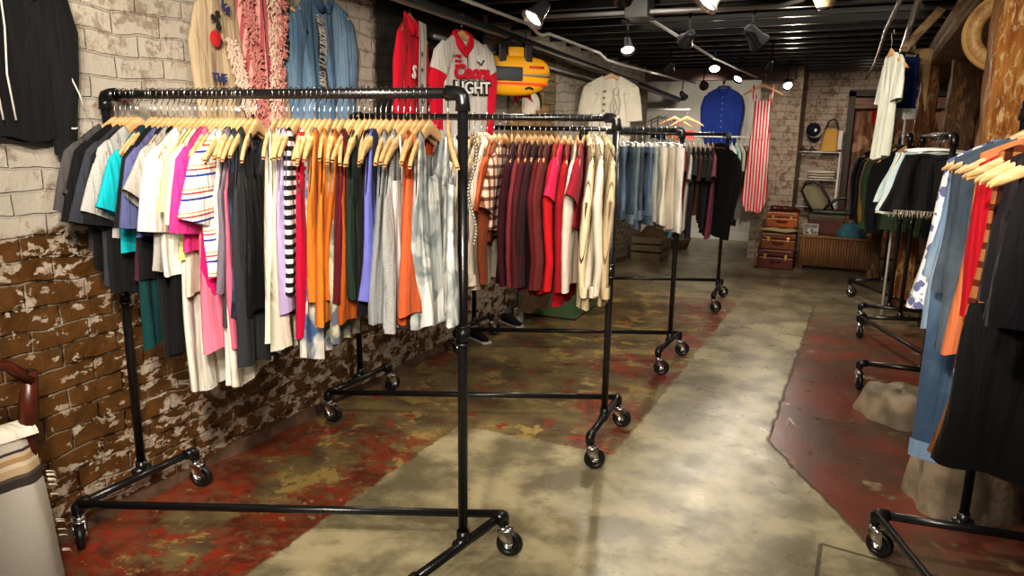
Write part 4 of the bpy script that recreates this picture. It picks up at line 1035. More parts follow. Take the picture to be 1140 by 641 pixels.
pinkl = simple('pink_loops', srgb((206,140,132)), .9); palel = simple('pale_loops', srgb((226,200,182)), .9)
def rp(s):
    def fn(u, v):
        z = -.08 - .70*v
        yy = s*(.003+(.135 if s > 0 else .17)*(1-v*.62)*u)
        return (.02+.014*math.sin(u*16+v*2), yy, z - .04*u*s*0)
    return fn
for s in (-1, 1): MB().grid(rp(s), 20, 20).build('front_panel', pink, robe)
fringe_panel(robe, -.13, -.04, -.10, -.76, 1, .04).build('looped_fringe', pinkl, robe)
fringe_panel(robe, .05, .02, -.10, -.78, 2, .045).build('looped_fringe', palel, robe)
fringe_panel(robe, .11, .03, -.10, -.78, 5, .045).build('looped_fringe', pinkl, robe)
fringe_panel(robe, -.20, -.12, -.40, -.70, 3, .03).build('looped_fringe', palel, robe)
hanger(-2.59, 2.66, 2.36, 0, 'pink striped robe with looped fringe', 'hangers high on the left wall', 'pale')
def ripped(o):
    m = MB(); rr = random.Random(8)
    for _ in range(60):
        t = rr.random(); zz = -.22-.34*t; yy = -.10+.02*math.sin(t*5)+.02*t
        m.tube([(.06,yy-.03,zz),(.068,yy,zz+rr.uniform(-.02,.01)),(.06,yy+.03,zz+rr.uniform(-.03,.01))], .0018, 4, False)
    m.build('frayed_tear', simple('fray', srgb((196,190,180)), .9), o)
    m = MB().grid(lambda u, v: (.057, -.125+.05*u+.02*v+.01*math.sin(v*9), -.24-.34*v), 6, 10); m.build('dark_tear', simple('tear', srgb((58,60,62)), .9), o)
    MB().tube([(.052,.015,-.15),(.056,.012,-.4),(.052,.02,-.68)], .006, 6, True, .003).build('placket', dB, o)
garment(-2.63, 3.14, 2.38, math.radians(6), 'jacket', fab('denimwall', (96,128,158), 'denim', ((134,164,190),)), .70, 'blue denim jacket with a frayed tear on the left wall', 'garments hung high on the left wall', hgroup='hangers high on the left wall', hang='pale', extra=ripped, w=1.05, trim=dB, fold=.018)
# jerseys
jr = simple('jersey_red', srgb((206,24,52)), .6); jw = fab('jerseygrey', (206,202,196)); jrf = fab('jerseyred', (214,26,56)); jblk = simple('jersey_black', (.01,.01,.01), .7); jwt = simple('jersey_white', (.8,.8,.78), .7)
def jersey_extra(o):
    rot = (PI/2, 0, PI/2)
    text_obj('printed_word', 'Coors', .115, jr, o, (.060,.02,-.34), rot, .003, .25, 1.1, .006)
    text_obj('printed_word', 'LIGHT', .105, jblk, o, (.055,.03,-.44), rot, .002, 0., 1.15, .012)
    text_obj('printed_word', 'LIGHT', .105, jwt, o, (.060,.03,-.437), rot, .003, 0., 1.12, .002)
    cz = shoulder_z(.075)
    MB().tube([(.0,-.085,cz+.012),(.03,-.06,cz-.05),(.04,0,cz-.11),(.03,.06,cz-.05),(.0,.085,cz+.012)], .006, 8, True, .024).build('red_collar', jrf, o)
    MB().tube([(.045,0,-.22),(.05,0,-.5),(.046,.004,-.70)], .003, 6).build('zip', CHROME, o)
    m = MB()
    for q in range(3): m.box((.05,-.12,-.25-q*.03),(.053,-.06,-.235-q*.03))
    m.build('small_print', jr, o, False)
    m = MB(); m.tube([(.05,.09,-.27),(.056,.12,-.29),(.05,.15,-.26)], .008, 6, True, .004); m.build('chest_badge', simple('badge', (.12,.13,.14), .5, .3), o)
    for c_ in list(o.children):
        if c_.name.startswith('sleeve'): c_.data.materials[0] = jrf; 
    for s in (-1,1):
        MB().tube([(.022,s*.15,shoulder_z(.16)-.035),(.022,s*.20,shoulder_z(.215)-.06),(.018,s*.232,shoulder_z(.215)-.15)], [.066,.084,.078], 16, False, [.018,.024,.028], up=(1,0,0)).build('grey_shoulder', jw, o)
    for s in ():
        MB().tube([(.014,s*.251,shoulder_z(.215)-.13),(.01,s*.255,shoulder_z(.215)-.26),(.012,s*.252,shoulder_z(.215)-.42)], [.073,.066,.058], 16, False, [.028,.027,.025], up=(1,0,0)).build('red_sleeve_panel', jrf, o)
garment(-2.42, 4.25, 2.295, math.radians(-14), 'jacket', jw, .66, 'pale grey zip jersey with red collar and big red and black letters', 'racing jerseys below the thick dark pipe', hgroup='hangers on the thick dark pipe', hang='pale', extra=jersey_extra, w=1., name='racing_jersey', cat='jersey', trim=jrf)
def jersey2(o):
    MB().grid(lambda u, v: (.046+.002*math.sin(v*8), .02+.14*u, -.12-.56*v), 6, 14).build('grey_panel', jw, o)
    text_obj('printed_mark', 'S', .10, jwt, o, (.052,-.08,-.42), (PI/2,0,PI/2), .002, .2, 1.3, .004)
    m = MB()
    for q in range(4): m.lathe([(0,.003),(.014,0)], (.052,.07,-.3-q*.09), (1,0,0), 8)
    m.build('small_print', jblk, o)
garment(-2.47, 3.74, 2.33, math.radians(14), 'jacket', jrf, .66, 'bright red jersey seen edge on, left of the pale grey one', 'racing jerseys below the thick dark pipe', hgroup='hangers on the thick dark pipe', hang='pale', extra=jersey2, w=.9, name='racing_jersey', cat='jersey')
# yellow bag on black clips
yb = empty('yellow_bag', (-2.36,4.92,2.24), 'yellow bag with grey pocket and orange stripe clipped under the dark pipe', 'bag', None, math.radians(-42))
yel = simple('yellow_nylon', srgb((240,176,20)), .45, 0, .3, 20); gry = simple('dark_grey_nylon', srgb((70,72,78)), .5)
def bag(u, v):
    t = 2*PI*u; r = 1; ex = .6
    yy = .27*math.copysign(abs(math.cos(t))**ex, math.cos(t)); zz = .14*math.copysign(abs(math.sin(t))**ex, math.sin(t)) - .26
    if yy > 0 and zz < -.26: zz += .05*(yy/.27)**2
    k = math.sin(PI*v)**.5
    k = math.sin(PI*v)**.4
    return (.05*math.cos(PI*v), yy*k, (zz+.26)*k-.26)
MB().grid(bag, 40, 24, True).build('shell', yel, yb)
MB().box((.035,-.235,-.30),(.058,.04,-.20)).build('pocket', gry, yb, bevel=.014)
MB().box((.03,.03,-.258),(.054,.235,-.248)).build('grey_stripe', simple('gs', (.3,.3,.32), .5), yb, False)
MB().box((.03,-.235,-.325),(.054,.235,-.306)).build('orange_stripe', simple('os', srgb((236,90,30)), .5), yb, False)
MB().box((.0,-.06,-.15),(.02,.10,-.06)).build('top_flap', yel, yb, bevel=.02)
MB().box((.052,-.08,-.215),(.055,-.02,-.205)).build('red_tag', jr, yb, False)
m = MB()
for q in range(7): m.box((.045,.09+q*.017,-.208),(.056,.101+q*.017,-.190))
m.build('small_print', jr, yb, False)
m = MB(); m.tube([(.052,.06,-.35),(.052,.09,-.34),(.05,.12,-.352)], .008, 6); m.build('dark_mark', jblk, yb)
o = empty('strap_hanger', (-2.38,4.92,2.28), 'black plastic clip hanger gripping the yellow bag', 'hanger', None, math.radians(-42))
m = MB().tube([(0,-.26,-.20),(0,-.10,-.08),(0,0,-.04),(0,.10,-.08),(0,.26,-.20)], .012, 8).tube([(0,0,-.04),(0,0,.0),(0,.03,.03),(0,.0,.055),(0,-.02,.04)], .004, 6); m.build('bar', BLACK, o)
for s in (-1,1): MB().box((-.02,s*.10-.03,-.22),(.06,s*.10+.03,-.08)).build('clip', BLACK, o, False, bevel=.008)
def scarf(u, v): return (.03*math.sin(u*9+v*3), (-.08+.16*u)*(.55+.45*v)+.02*math.sin(v*6), -.08-.34*v*(1-.12*math.sin(u*3)))
t = empty('pink_scarf', (-2.42,5.22,2.22), 'bunched pink and red cloth hanging just behind the yellow bag', 'cloth', None, math.radians(-50))
MB().tube([(0,0,.10),(0,0,-.10)], .003, 6).build('hook', CHROME, t)
MB().grid(scarf, 24, 16).build('cloth', fab('pinkred', (214,30,70), 'tie', (14,(236,110,140),(150,20,40))), t)
# cap
cap = empty('trucker_cap', (-2.70,5.86,1.70), 'white and beige cap with dark brim hung on the plank panel', 'cap')
MB().grid(lambda u, v: (.02+.085*math.sin(PI*.5*v)*1.0*(1), .16*math.cos(2*PI*u)*math.cos(PI*.5*v)*.92, .11+.155*math.sin(2*PI*u)*math.cos(PI*.5*v)*.8), 28, 8, True).build('crown', fab('capwhite', (216,206,192)), cap)
MB().grid(lambda u, v: (.03+.03*v, (.17+.05*v)*math.cos(PI*(u*1.1-.05))*.95-.015, .12+(.17+.03*v)*math.sin(PI*(u*1.1-.05))*.8), 24, 3).build('dark_band', simple('capdark', (.02,.015,.015), .7), cap)
m = MB(); m.lathe([(0,.006),(.03,.0)], (.105,.0,.04), (1,0,0), 16); m.build('badge', simple('capbadge', srgb((120,40,50)), .6), cap)
# white tee with drawing
def drawing(o):
    g = simple('ink_grey', srgb((120,116,110)), .8); m = MB()
    def ln(*p, r=.0022): m.tube([(.050,a,b) for a, b in p], r, 4)
    ln((.03,-.24),(.055,-.22),(.07,-.235),(.075,-.27),(.055,-.30),(.03,-.285),(.03,-.24))
    ln((.03,-.24),(.02,-.26),(.028,-.30),(.02,-.34),(.0,-.38),(.005,-.44),(.02,-.48),(.0,-.53))
    ln((.075,-.27),(.085,-.33),(.10,-.38),(.09,-.44),(.075,-.50),(.085,-.54))
    ln((.03,-.31),(.05,-.36),(.07,-.42),(.04,-.47)); ln((.05,-.33),(.03,-.40),(.05,-.46))
    for q in range(4): m.box((.048,-.07,-.27-q*.06),(.051,-.045-.008*(q%2),-.25-q*.06))
    m.build('line_drawing', g, o)
garment(-2.33, 7.0, 2.235, math.radians(-70), 'tee', fab('teewhite', (228,222,206)), .78, 'long white t-shirt with a grey line drawing hanging at upper left', 'garments on the upper pipes', hgroup='hangers on the upper pipes', extra=drawing, w=.98, sl=(.30,.035), what='long white t-shirt with a line drawing')
# blue shirt on the back wall
garment(-2.06, 11.38, 2.36, math.radians(-88), 'shirt', fab('cobalt', (36,60,136)), .84, 'cobalt blue long sleeved shirt on the grey back wall', 'garments on the back wall', hgroup='hangers on the back wall', hang='black', w=1.0)
tag(MB().tube([(-2.06,11.5,2.385),(-2.06,11.36,2.385),(-2.06,11.36,2.30)], .012, 8).build('wall_bracket', BLACK), 'small black bracket holding the cobalt shirt on the back wall', 'bracket')
# striped jumpsuit
cs = fab('candystripe', (226,48,72), 'v', (.034,.5,(240,226,218)))
js = empty('striped_jumpsuit', (-1.22,9.3,2.18), 'red and white striped strappy jumpsuit hanging in front of the brick pier', 'jumpsuit', None, math.radians(-78))
body_mesh(cs, 900, .56, .088, .10, 'flat', top=-.20, th=.04, fold=.01, nf=4).build('bodice', cs, js)
body_mesh(cs, 901, 1.42, .105, .165, 'flat', top=-.58, th=.07, fold=.02, nf=5, gather=(.86,.45), nv=30).build('trousers', cs, js)
for s in (-1, 1):
    MB().tube([(.0,s*.115,-.02),(.02,s*.09,-.12),(.03,s*.045,-.24)], .015, 8, True, .004).build('strap', cs, js)
    MB().tube([(.0,s*.115,-.02),(-.02,s*.11,-.14),(-.02,s*.07,-.30)], .012, 8, True, .004).build('strap', cs, js)
MB().tube([(.0,-.105,-.585),(.045,0,-.585),(.0,.105,-.585)], .012, 8).build('waist_seam', cs, js)
hanger(-1.22, 9.3, 2.26, math.radians(-78), 'red and white striped jumpsuit', 'hangers on the back wall', 'tan')
# small garments under the white shelf bar
tag(MB().tube([(-2.85,10.0,1.90),(-2.22,10.0,1.90)], .012, 8).build('shelf_bar', WHITEPL), 'short white bar on the grey wall above small hanging bags', 'rail')
G9 = 'small pieces hanging below the white bar at the back'
for i, (xx, c_, lab) in enumerate(((-2.62,(26,34,52),'small navy pouch, leftmost below the white bar'),(-2.53,(38,46,66),'small dark blue pouch second below the white bar'),(-2.42,(150,110,80),'small tan patterned top below the white bar'),(-2.26,(228,86,84),'coral strappy top below the white bar'))):
    garment(xx, 10.0, 1.90, math.radians(-70), 'cami', fab('small%d' % i, c_), .30, lab, G9, hgroup='hangers below the white bar', hang='black' if i < 2 else 'tan', w=.55)
MB_ = MB().box((-3.397,10.0,1.62),(-3.36,10.9,2.2)); tag(MB_.build('white_board', simple('white_board', (.6,.6,.6), .4), None, False, bevel=.006), 'plain white board on the wall of the recess at the back', 'board')
# right: white tee and blue shorts from the pipe
garment(.04, 5.0, 2.18, math.radians(16), 'tee', fab('mintwhite', (206,210,196)), .62, 'off white t-shirt hanging edge on from the right hand pipe', 'garments on the right hand pipe', hgroup='hangers on the right hand pipe', hang='tan', w=.6, fold=.02)
trousers(.135, 5.25, 2.18, math.radians(-50), fab('bluesatin', (30,52,104), rough=.5), 'royal blue shorts with white edging beside the hanging t-shirt', 'garments on the right hand pipe', .10, .09, .06, 'hangers on the right hand pipe', cuff=PIPEW, hmt=BLACK)
# orange bag + lit shelf behind the hoop
tag(MB().grid(lambda u, v: (.72+.10*math.cos(2*PI*u)*math.sin(PI*v)**.5, 7.78+.06*math.sin(2*PI*u)*math.sin(PI*v)**.5, 1.762+.10*v), 20, 8, True).build('orange_cap', simple('orange', srgb((244,120,40)), .6, emit=(srgb((244,120,40)), .3))), 'small bright orange cap behind the dark square post', 'cap')  # a slight glow is put into the cap's orange
sh = empty('peach_board', (.86,7.72,1.46), 'peach coloured board screen behind the thick peeling post', 'shelf')
MB().box((-.2,-.06,.0),(.3,.06,.02)).build('shelf_board', wood('light_board', srgb((190,140,100)), srgb((220,180,140)), .6, 4, 'X'), sh, False)
MB().box((-.2,.05,-1.46),(.3,.09,.30)).build('back_board', simple('peach', srgb((226,180,150)), .7), sh, False)
tag(MB().tube([(.60,7.0,1.70),(.60,7.0,2.0)], .02, 10).build('white_tube', WHITEPL), 'short white tube standing beside the orange cap', 'tube')

# ------------------------------------------------------------------ back of the room
LEATH = simple('brown_leather', srgb((110,56,24)), .4, 0, .4, 12, .25); LEATH2 = simple('dark_red_leather', srgb((84,34,18)), .4, 0, .4, 12, .25)
BRASS = simple('brass', srgb((200,160,90)), .3, .9)
def suitcase(x, y, z, w, d, h, mt, label, rz=0., vintage=True):
    o = empty('suitcase', (x,y,z), label, 'suitcase', 'stack of three old suitcases', rz)
    MB().box((-w/2,-d/2,0),(w/2,d/2,h*.62)).build('case_body', mt, o, False, bevel=.015)
    MB().box((-w/2,-d/2,h*.64),(w/2,d/2,h)).build('lid', mt, o, False, bevel=.015)
    for s in (-1, 1):
        MB().box((s*w*.28-.018,-d/2-.008,h*.5),(s*w*.28+.018,-d/2+.002,h*.76)).build('latch', BRASS, o, False, bevel=.003)
        for t in (-1, 1):
            MB().box((s*w/2-.03,t*d/2-.03,0),(s*w/2+.004*s,t*d/2+.004*t,.03) if False else (s*w/2+.004,t*d/2+.004,.03)).build('corner_guard', LEATH2, o, False, bevel=.004)
    MB().tube([(-.06,-d/2-.004,h*.42),(-.05,-d/2-.03,h*.42),(.05,-d/2-.03,h*.42),(.06,-d/2-.004,h*.42)], .008, 8).build('handle', LEATH2, o)
    return o
suitcase(-.915,9.38,.0,.42,.30,.235,LEATH2,'reddish brown suitcase at the bottom of the stack of three')
suitcase(-.905,9.38,.236,.40,.29,.20,LEATH,'brown suitcase in the middle of the stack, under the cream cushion',.03)
m = MB().grid(lambda u, v: (-.90+.23*math.copysign(abs(math.cos(2*PI*u))**.6, math.cos(2*PI*u))*math.sin(PI*v)**.35, 9.36+.17*math.copysign(abs(math.sin(2*PI*u))**.6, math.sin(2*PI*u))*math.sin(PI*v)**.35, .438+.07*v+.006*math.sin(u*30)), 36, 10, True)
tag(m.build('cushion', fab('cushion', (180,160,120))), 'flattened cream cushion between the middle and top suitcases', 'cushion')
suitcase(-.885,9.36,.508,.36,.26,.185,simple('tan_leather', srgb((150,80,32)), .38, 0, .3, 12, .2),'orange brown suitcase on top of the stack with two bright latches',.05)
for i, (xx, lab) in enumerate(((-.93,'dark shoe on the top suitcase, left of the pair'),(-.82,'dark shoe on the top suitcase, right of the pair'))):
    s = empty('leather_shoe', (xx,9.33,.694), lab, 'shoe', 'dark shoes on the top suitcase', .3)
    MB().tube([(-.10,0,.03),(-.04,0,.035),(.03,0,.028),(.10,0,.02),(.125,0,.014)], [.03,.034,.034,.03,.012], 12, True, [.03,.035,.026,.02,.01], up=(0,0,1)).build('upper', LEATH2, s)
    MB().box((-.12,-.035,0),(.125,.035,.01)).build('sole', BLACK, s, False, bevel=.004)
tag(MB().grid(lambda u, v: (-.80+.05*math.cos(PI*(u*1.5))*(1), 9.46+.03*v, .694+.10*math.sin(PI*u)+.0), 16, 3).build('grey_scarf', fab('gscarf', (150,140,124))), 'small grey cloth loop behind the shoes on the top suitcase', 'cloth')
# ribbed chest
ch = empty('ribbed_chest', (-.265,9.42,0), 'low wooden chest with vertical ribbed front near the back wall', 'chest')
RIB = wood('ribbed_oak', srgb((128,92,44)), srgb((160,120,64)), .5, 5, 'Z')
MB().box((-.40,-.02,.05),(.40,.34,.40)).build('case_body', LEATH2, ch, False, bevel=.006)
m = MB()
for i in range(26):
    xx = -.385+.77*i/25; m.tube([(xx,-.02,.06),(xx,-.02,.385)], .0105, 8)
m.build('ribbed_front', RIB, ch)
MB().box((-.42,-.045,.395),(.42,.36,.42)).build('lid', RIB, ch, False, bevel=.006)
for a in (-.37, .37):
    for b in (.0, .32): MB().box((a-.025,b-.02,0),(a+.025,b+.02,.06)).build('foot', LEATH2, ch, False, bevel=.004)
# photo frame, case, blue cloth
pf = empty('picture_frame', (-.56,9.44,.421), 'small black and white picture standing on the left end of the chest', 'picture')
MB().box((-.085,-.006,0),(.085,.006,.135)).build('frame', simple('frame_cream', srgb((180,170,150)), .5), pf, False, bevel=.003)
MB().box((-.072,-.009,.012),(.072,-.005,.123)).build('photo', fab('photo', (150,146,140), 'tie', (14,(60,58,56),(200,198,190))), pf, False)
bc = empty('wooden_case', (-.40,9.60,.421), 'dark red brown case on the chest behind the small picture', 'case')
MB().box((-.20,-.07,0),(.20,.07,.20)).build('case_body', LEATH2, bc, False, bevel=.01)
MB().box((-.205,-.075,.20),(.205,.075,.235)).build('lid', simple('dull_green', srgb((96,92,70)), .6), bc, False, bevel=.008)
tag(MB().grid(lambda u, v: (-.12+.16*math.cos(2*PI*u)*math.sin(PI*v*.5+.05)*(1+.1*math.sin(u*19)), 9.5+.10*math.sin(2*PI*u)*math.sin(PI*v*.5+.05), .421+.15*math.cos(PI*v*.5)*(1+.12*math.sin(u*25+v*9))), 44, 14, True).build('folded_cloth', fab('tealcloth', (74,124,140), 'floral', (24,(120,160,170),.5))), 'crumpled teal blue patterned cloth on the right half of the chest', 'cloth')
# reclining seat
st = empty('shell_seat', (-.55,9.78,.656), 'upright old padded grey shell seat with black rim on the wooden case', 'seat')
SEATF = fab('seatgrey', (128,120,96)); 
MB().grid(lambda u, v: (-.13+.22*u+.16*(1-v)-.06+.0, .05*math.sin(PI*u)-.02, .02+.36*v*(1-.12*(2*u-1)**2)), 14, 14).build('backrest', SEATF, st)
MB().tube([(.21,-.02,.03),(.12,-.02,.20),(.03,-.02,.345),(-.05,-.02,.385),(-.15,-.02,.35),(-.18,-.02,.26),(-.10,-.02,.10),(-.03,-.02,.02)], .016, 8).build('rim', BLACK, st)
MB().box((-.03,-.15,-.0),(.42,.10,.05)).build('seat', simple('seatdark', (.04,.04,.035), .4), st, True, bevel=.02)
MB().tube([(.10,-.12,.05),(.16,-.12,.13),(.26,-.12,.20),(.34,-.12,.19)], .018, 8).build('armrest', BLACK, st)
MB().lathe([(0,0),(.05,0),(.05,.006),(0,.006)], (.3,-.1,.2), (0,0,1), 12).build('arm_pad', simple('pad', (.3,.3,.28), .4), st)
# cabinet base under the seat
# wire shelf
ws = empty('wire_shelf', (-.64,10.42,0), 'white wire shelf unit against the brick wall behind the seat', 'shelf')
WS = simple('white_wire', (.6,.6,.58), .4)
for a in (-.22,.28):
    for b in (-.14,.14): MB().tube([(a,b,0),(a,b,1.385)], .009, 6).build('post', WS, ws)
for zz in (.3,.68,1.03,1.38):
    m = MB().tube([(-.22,-.14,zz),(.28,-.14,zz),(.28,.14,zz),(-.22,.14,zz),(-.22,-.14,zz)], .007, 6)
    for q in range(9): m.tube([(-.22+.5*q/8,-.14,zz),(-.22+.5*q/8,.14,zz)], .003, 4)
    m.build('shelf_grid', WS, ws)
def towels(x, y, z, w, d, n, c_, lab, gr_, nm='folded_cloth', cat='cloth'):
    for i in range(n):
        m = MB().grid(lambda u, v: (x+w*math.copysign(abs(math.cos(2*PI*u))**.5, math.cos(2*PI*u))*math.sin(PI*v)**.3+.01*math.sin(i*3), y+d*math.copysign(abs(math.sin(2*PI*u))**.5, math.sin(2*PI*u))*math.sin(PI*v)**.3, z+.034*i+.032*v+.003*math.sin(u*40)), 28, 6, True)
        tag(m.build(nm, fab('towel%s%d' % (gr_[:3], i % 2), c_[i % len(c_)])), lab[i], cat, gr_)
towels(-.56,10.42,1.04,.17,.11,3,[(214,204,186),(190,176,150),(220,214,204)],['white folded cloth at the bottom of the wire shelf pile','beige folded cloth in the middle of the wire shelf pile','topmost white folded cloth on the wire shelf'],'folded cloths on the wire shelf')
towels(-.60,10.42,.69,.16,.11,2,[(150,140,110),(120,112,90)],['olive folded cloth low on the wire shelf','dark olive folded cloth on the low wire shelf pile'],'low folded cloths on the wire shelf')
# bag, cap, shoes on top
bg = empty('straw_bag', (-.50,10.38,1.392), 'mustard tan open tote bag on top of the wire shelf', 'bag')
MB().grid(lambda u, v: ((.11-.03*v)*math.copysign(abs(math.cos(2*PI*u))**.6, math.cos(2*PI*u))+.02*v, .06*math.sin(2*PI*u), .29*v+.02*math.cos(4*PI*u)*v), 28, 8, True).build('bag_body', fab('mustardbag', (190,148,76)), bg)
for s in (-1, 1): MB().tube([(-.06,s*.05,.27),(-.03,s*.05,.37),(.03,s*.05,.40),(.07,s*.05,.36),(.09,s*.05,.27)], .008, 8).build('handle', BLACK, bg)
MB().box((.10,-.03,.02),(.15,.04,.26)).build('white_panel', simple('panelw', (.5,.5,.5), .6), bg, False, bevel=.006)
cp = empty('baseball_cap', (-.72,10.6,1.66), 'dark navy cap hung on the bricks left of the tote bag', 'cap')
MB().grid(lambda u, v: (.09*math.cos(2*PI*u)*math.cos(PI*.5*v), -.07*math.sin(PI*.5*v), .09*math.sin(2*PI*u)*math.cos(PI*.5*v)), 24, 8, True).build('crown', fab('capnavy', (26,34,52)), cp)
MB().grid(lambda u, v: ((.09+.0*v)*math.cos(PI*(u-1))+.02, -.02-.07*v, -.04+(.08+.06*v)*math.sin(PI*(u-1))*.8), 20, 3).build('brim', fab('capnavy2', (18,22,34)), cp)
MB().lathe([(0,-.0),(.02,.0)], (.03,-.068,-.005), (0,-1,0), 10).build('badge', WHITEPL, cp)
for i, (xx, lab) in enumerate(((-.82,'small dark sandal on the wire shelf, left of the pair'),(-.72,'small dark sandal on the wire shelf, nearer the tote bag'))):
    s = empty('sandal', (xx+.06,10.33,1.392), lab, 'shoe', 'sandals on top of the wire shelf', -.3)
    MB().box((-.05,-.10,0),(.0,.08,.018)).build('sole', BLACK, s, False, bevel=.006)
    MB().tube([(-.052,-.04,.014),(-.03,-.04,.05),(-.0,-.04,.014)], .009, 8).build('strap', BLACK, s)
# ---- left back corner: crate, bundle, shoes, green glass box
cr = empty('wooden_crate', (-2.62,9.25,0), 'pale wooden crate on the floor under the denim shorts', 'crate')
CW = wood('crate_wood', srgb((120,104,80)), srgb((150,134,106)), .8, 5, 'Y')
for q in range(3):
    MB().box((-.02+.0,-.25,.02+.1*q),(.36,-.235,.10+.1*q)).build('slat', CW, cr, False, bevel=.002)
    MB().box((.35,-.25,.02+.1*q),(.365,.25,.10+.1*q)).build('slat', CW, cr, False, bevel=.002)
    MB().box((-.02,.235,.02+.1*q),(.36,.25,.10+.1*q)).build('slat', CW, cr, False, bevel=.002)
MB().box((-.02,-.24,0),(.35,.24,.02)).build('base', CW, cr, False)
tag(MB().grid(lambda u, v: (-2.44+.22*math.cos(2*PI*u)*math.sin(PI*v*.5+.05), 9.27+.24*math.sin(2*PI*u)*math.sin(PI*v*.5+.05), .16+.24*math.cos(PI*v*.5)*(1+.12*math.sin(u*25+v*9))), 40, 12, True).build('cloth_bundle', fab('brownbundle', (110,92,70), 'floral', (14,(70,58,44),.5))), 'brown patterned cloth bundle in the crate at the back left', 'cloth')
wb = empty('wicker_basket', (-2.35,10.3,0), 'low brown basket heaped with cloth in front of the white back wall', 'basket')
MB().lathe([(.0,0),(.14,0),(.18,.12),(.19,.14),(.17,.14)], seg=30).build('basket_body', fab('wicker', (120,96,62), 'h', (.02,.5,(84,64,40))), wb)
MB().grid(lambda u, v: (.17*math.cos(2*PI*u)*math.sin(PI*v*.5+.02), .17*math.sin(2*PI*u)*math.sin(PI*v*.5+.02), .11+.12*math.cos(PI*v*.5)*(1+.15*math.sin(u*19))), 36, 10, True).build('heaped_cloth', fab('heap', (128,118,96)), wb)
GL = simple('green_glass', (.12,.26,.12), .12, 0, spec=.6); 
gb = empty('glass_box', (-2.60,5.75,0), 'green tinted glass box on the floor behind the second rack', 'box', None, .03)
GLT, nt, p = new('green_pane'); p.inputs['Base Color'].default_value = (.20,.34,.18,1); p.inputs['Roughness'].default_value = .08; p.inputs['Alpha'].default_value = .72
for (a, b, nm) in (((-.10,.0,.0),(.44,.008,.22),'pane'),((.432,.0,.0),(.44,.62,.22),'pane'),((-.10,.612,.0),(.44,.62,.22),'pane'),((-.10,.0,.0),(-.092,.62,.22),'pane')):
    MB().box(a, b).build(nm, GLT, gb, False)
MB().box((-.10,0,.0),(.44,.62,.012)).build('base', GL, gb, False)
m = MB().tube([(-.10,0,.006),(.44,0,.006),(.44,.62,.006),(-.10,.62,.006),(-.10,0,.006)], .007, 6); m.build('dark_edge', simple('edge_dark', (.05,.015,.02), .5), gb)
for i, (xx, yy, lab, c_) in enumerate(((-2.60,4.62,'dark shoe on the floor behind the second rack stretcher',(30,28,30)),(-2.58,5.16,'black and white shoe on the floor by the left wall',(40,40,44)))):
    s = empty('canvas_shoe', (xx,yy+.2,0), lab, 'shoe', None, -.5)
    MB().tube([(-.10,0,.045),(-.04,0,.05),(.03,0,.04),(.10,0,.03),(.13,0,.02)], [.034,.038,.038,.034,.014], 12, True, [.04,.045,.034,.025,.012], up=(0,0,1)).build('upper', fab('shoe%d' % i, c_), s)
    MB().box((-.13,-.04,0),(.135,.04,.02)).build('sole', WHITEPL, s, False, bevel=.006)
tag(MB().box((-2.60,5.45,.0),(-2.54,5.53,.12)).build('white_card', WHITEPL, None, False, bevel=.004), 'small white card standing on the floor left of the green box', 'card')
m = MB().grid(lambda u, v: (-2.50+.14*u+.02*math.sin(v*5), 5.35+.3*u+.02*math.sin(u*20), .36-.26*v+.02*math.sin(u*11)), 20, 8)
tag(m.build('hanging_cloth', fab('browncloth', (120,100,76))), 'brown cloth draped low behind the maroon sweaters', 'cloth')
# ------------------------------------------------------------------ chair with woven blanket, bottom left
CWD = simple('mahogany', srgb((74,34,22)), .3, 0, .1, 20, .2)
chr_ = empty('wooden_armchair', (-2.36,1.0,0), 'dark wooden armchair at the lower left edge, draped with a striped blanket', 'armchair')
MB().tube([(-.12,-.30,.90),(.0,-.1,.93),(.05,.10,.92),(.075,.24,.885),(.085,.30,.82)], [.022,.026,.028,.026,.022], 12, True, [.016,.018,.018,.018,.02]).build('armrest', CWD, chr_)
MB().tube([(.08,.30,.85),(.07,.29,.72),(.055,.275,.55),(.055,.27,.30),(.06,.27,0)], [.024,.028,.026,.024,.02], 10).build('leg', CWD, chr_)
MB().tube([(-.30,.27,.55),(-.30,.27,0)], .022, 10).build('leg', CWD, chr_)
MB().tube([(.0,-.30,.92),(.0,-.30,0)], .022, 10).build('leg', CWD, chr_)
MB().tube([(-.30,-.30,.92),(-.30,-.30,0)], .022, 10).build('leg', CWD, chr_)
MB().box((-.32,-.32,.40),(.06,.28,.46)).build('seat', CWD, chr_, False, bevel=.01)
bk = empty('woven_basket', (-2.47,1.10,.462), 'tan woven basket on the armchair seat at the left edge', 'basket')
MB().lathe([(.0,0),(.11,0),(.13,.15),(.125,.34),(.115,.34),(.11,.05),(0,.02)], seg=30).build('basket_body', fab('strawknit', (178,142,96), 'h', (.018,.5,(150,112,70))), bk)
MB().lathe([(.128,.30),(.131,.31),(.131,.325),(.128,.335)], seg=30).build('blue_band', simple('blueband', srgb((70,100,140)), .7), bk)
MB().grid(lambda u, v: (.115*math.cos(2*PI*u)*math.sin(PI*v*.5+.02), .115*math.sin(2*PI*u)*math.sin(PI*v*.5+.02), .33+.09*math.cos(PI*v*.5)), 24, 8, True).build('tan_wrap', fab('tanwrap', (160,112,70)), bk)
BLK, nt, p = new('striped_blanket'); tc = N(nt, 'TexCoord', out=3); sp = N(nt, 'SeparateXYZ', {0: tc}).node
r = nt.nodes.new('ShaderNodeValToRGB'); r.color_ramp.interpolation = 'CONSTANT'
L(nt, MA(nt, 'ADD', MA(nt, 'MULTIPLY', MA(nt, 'ADD', sp.outputs[2], MA(nt, 'MULTIPLY', noise(nt, tc, 20), .006)), 1/.62), .0), r.inputs[0])
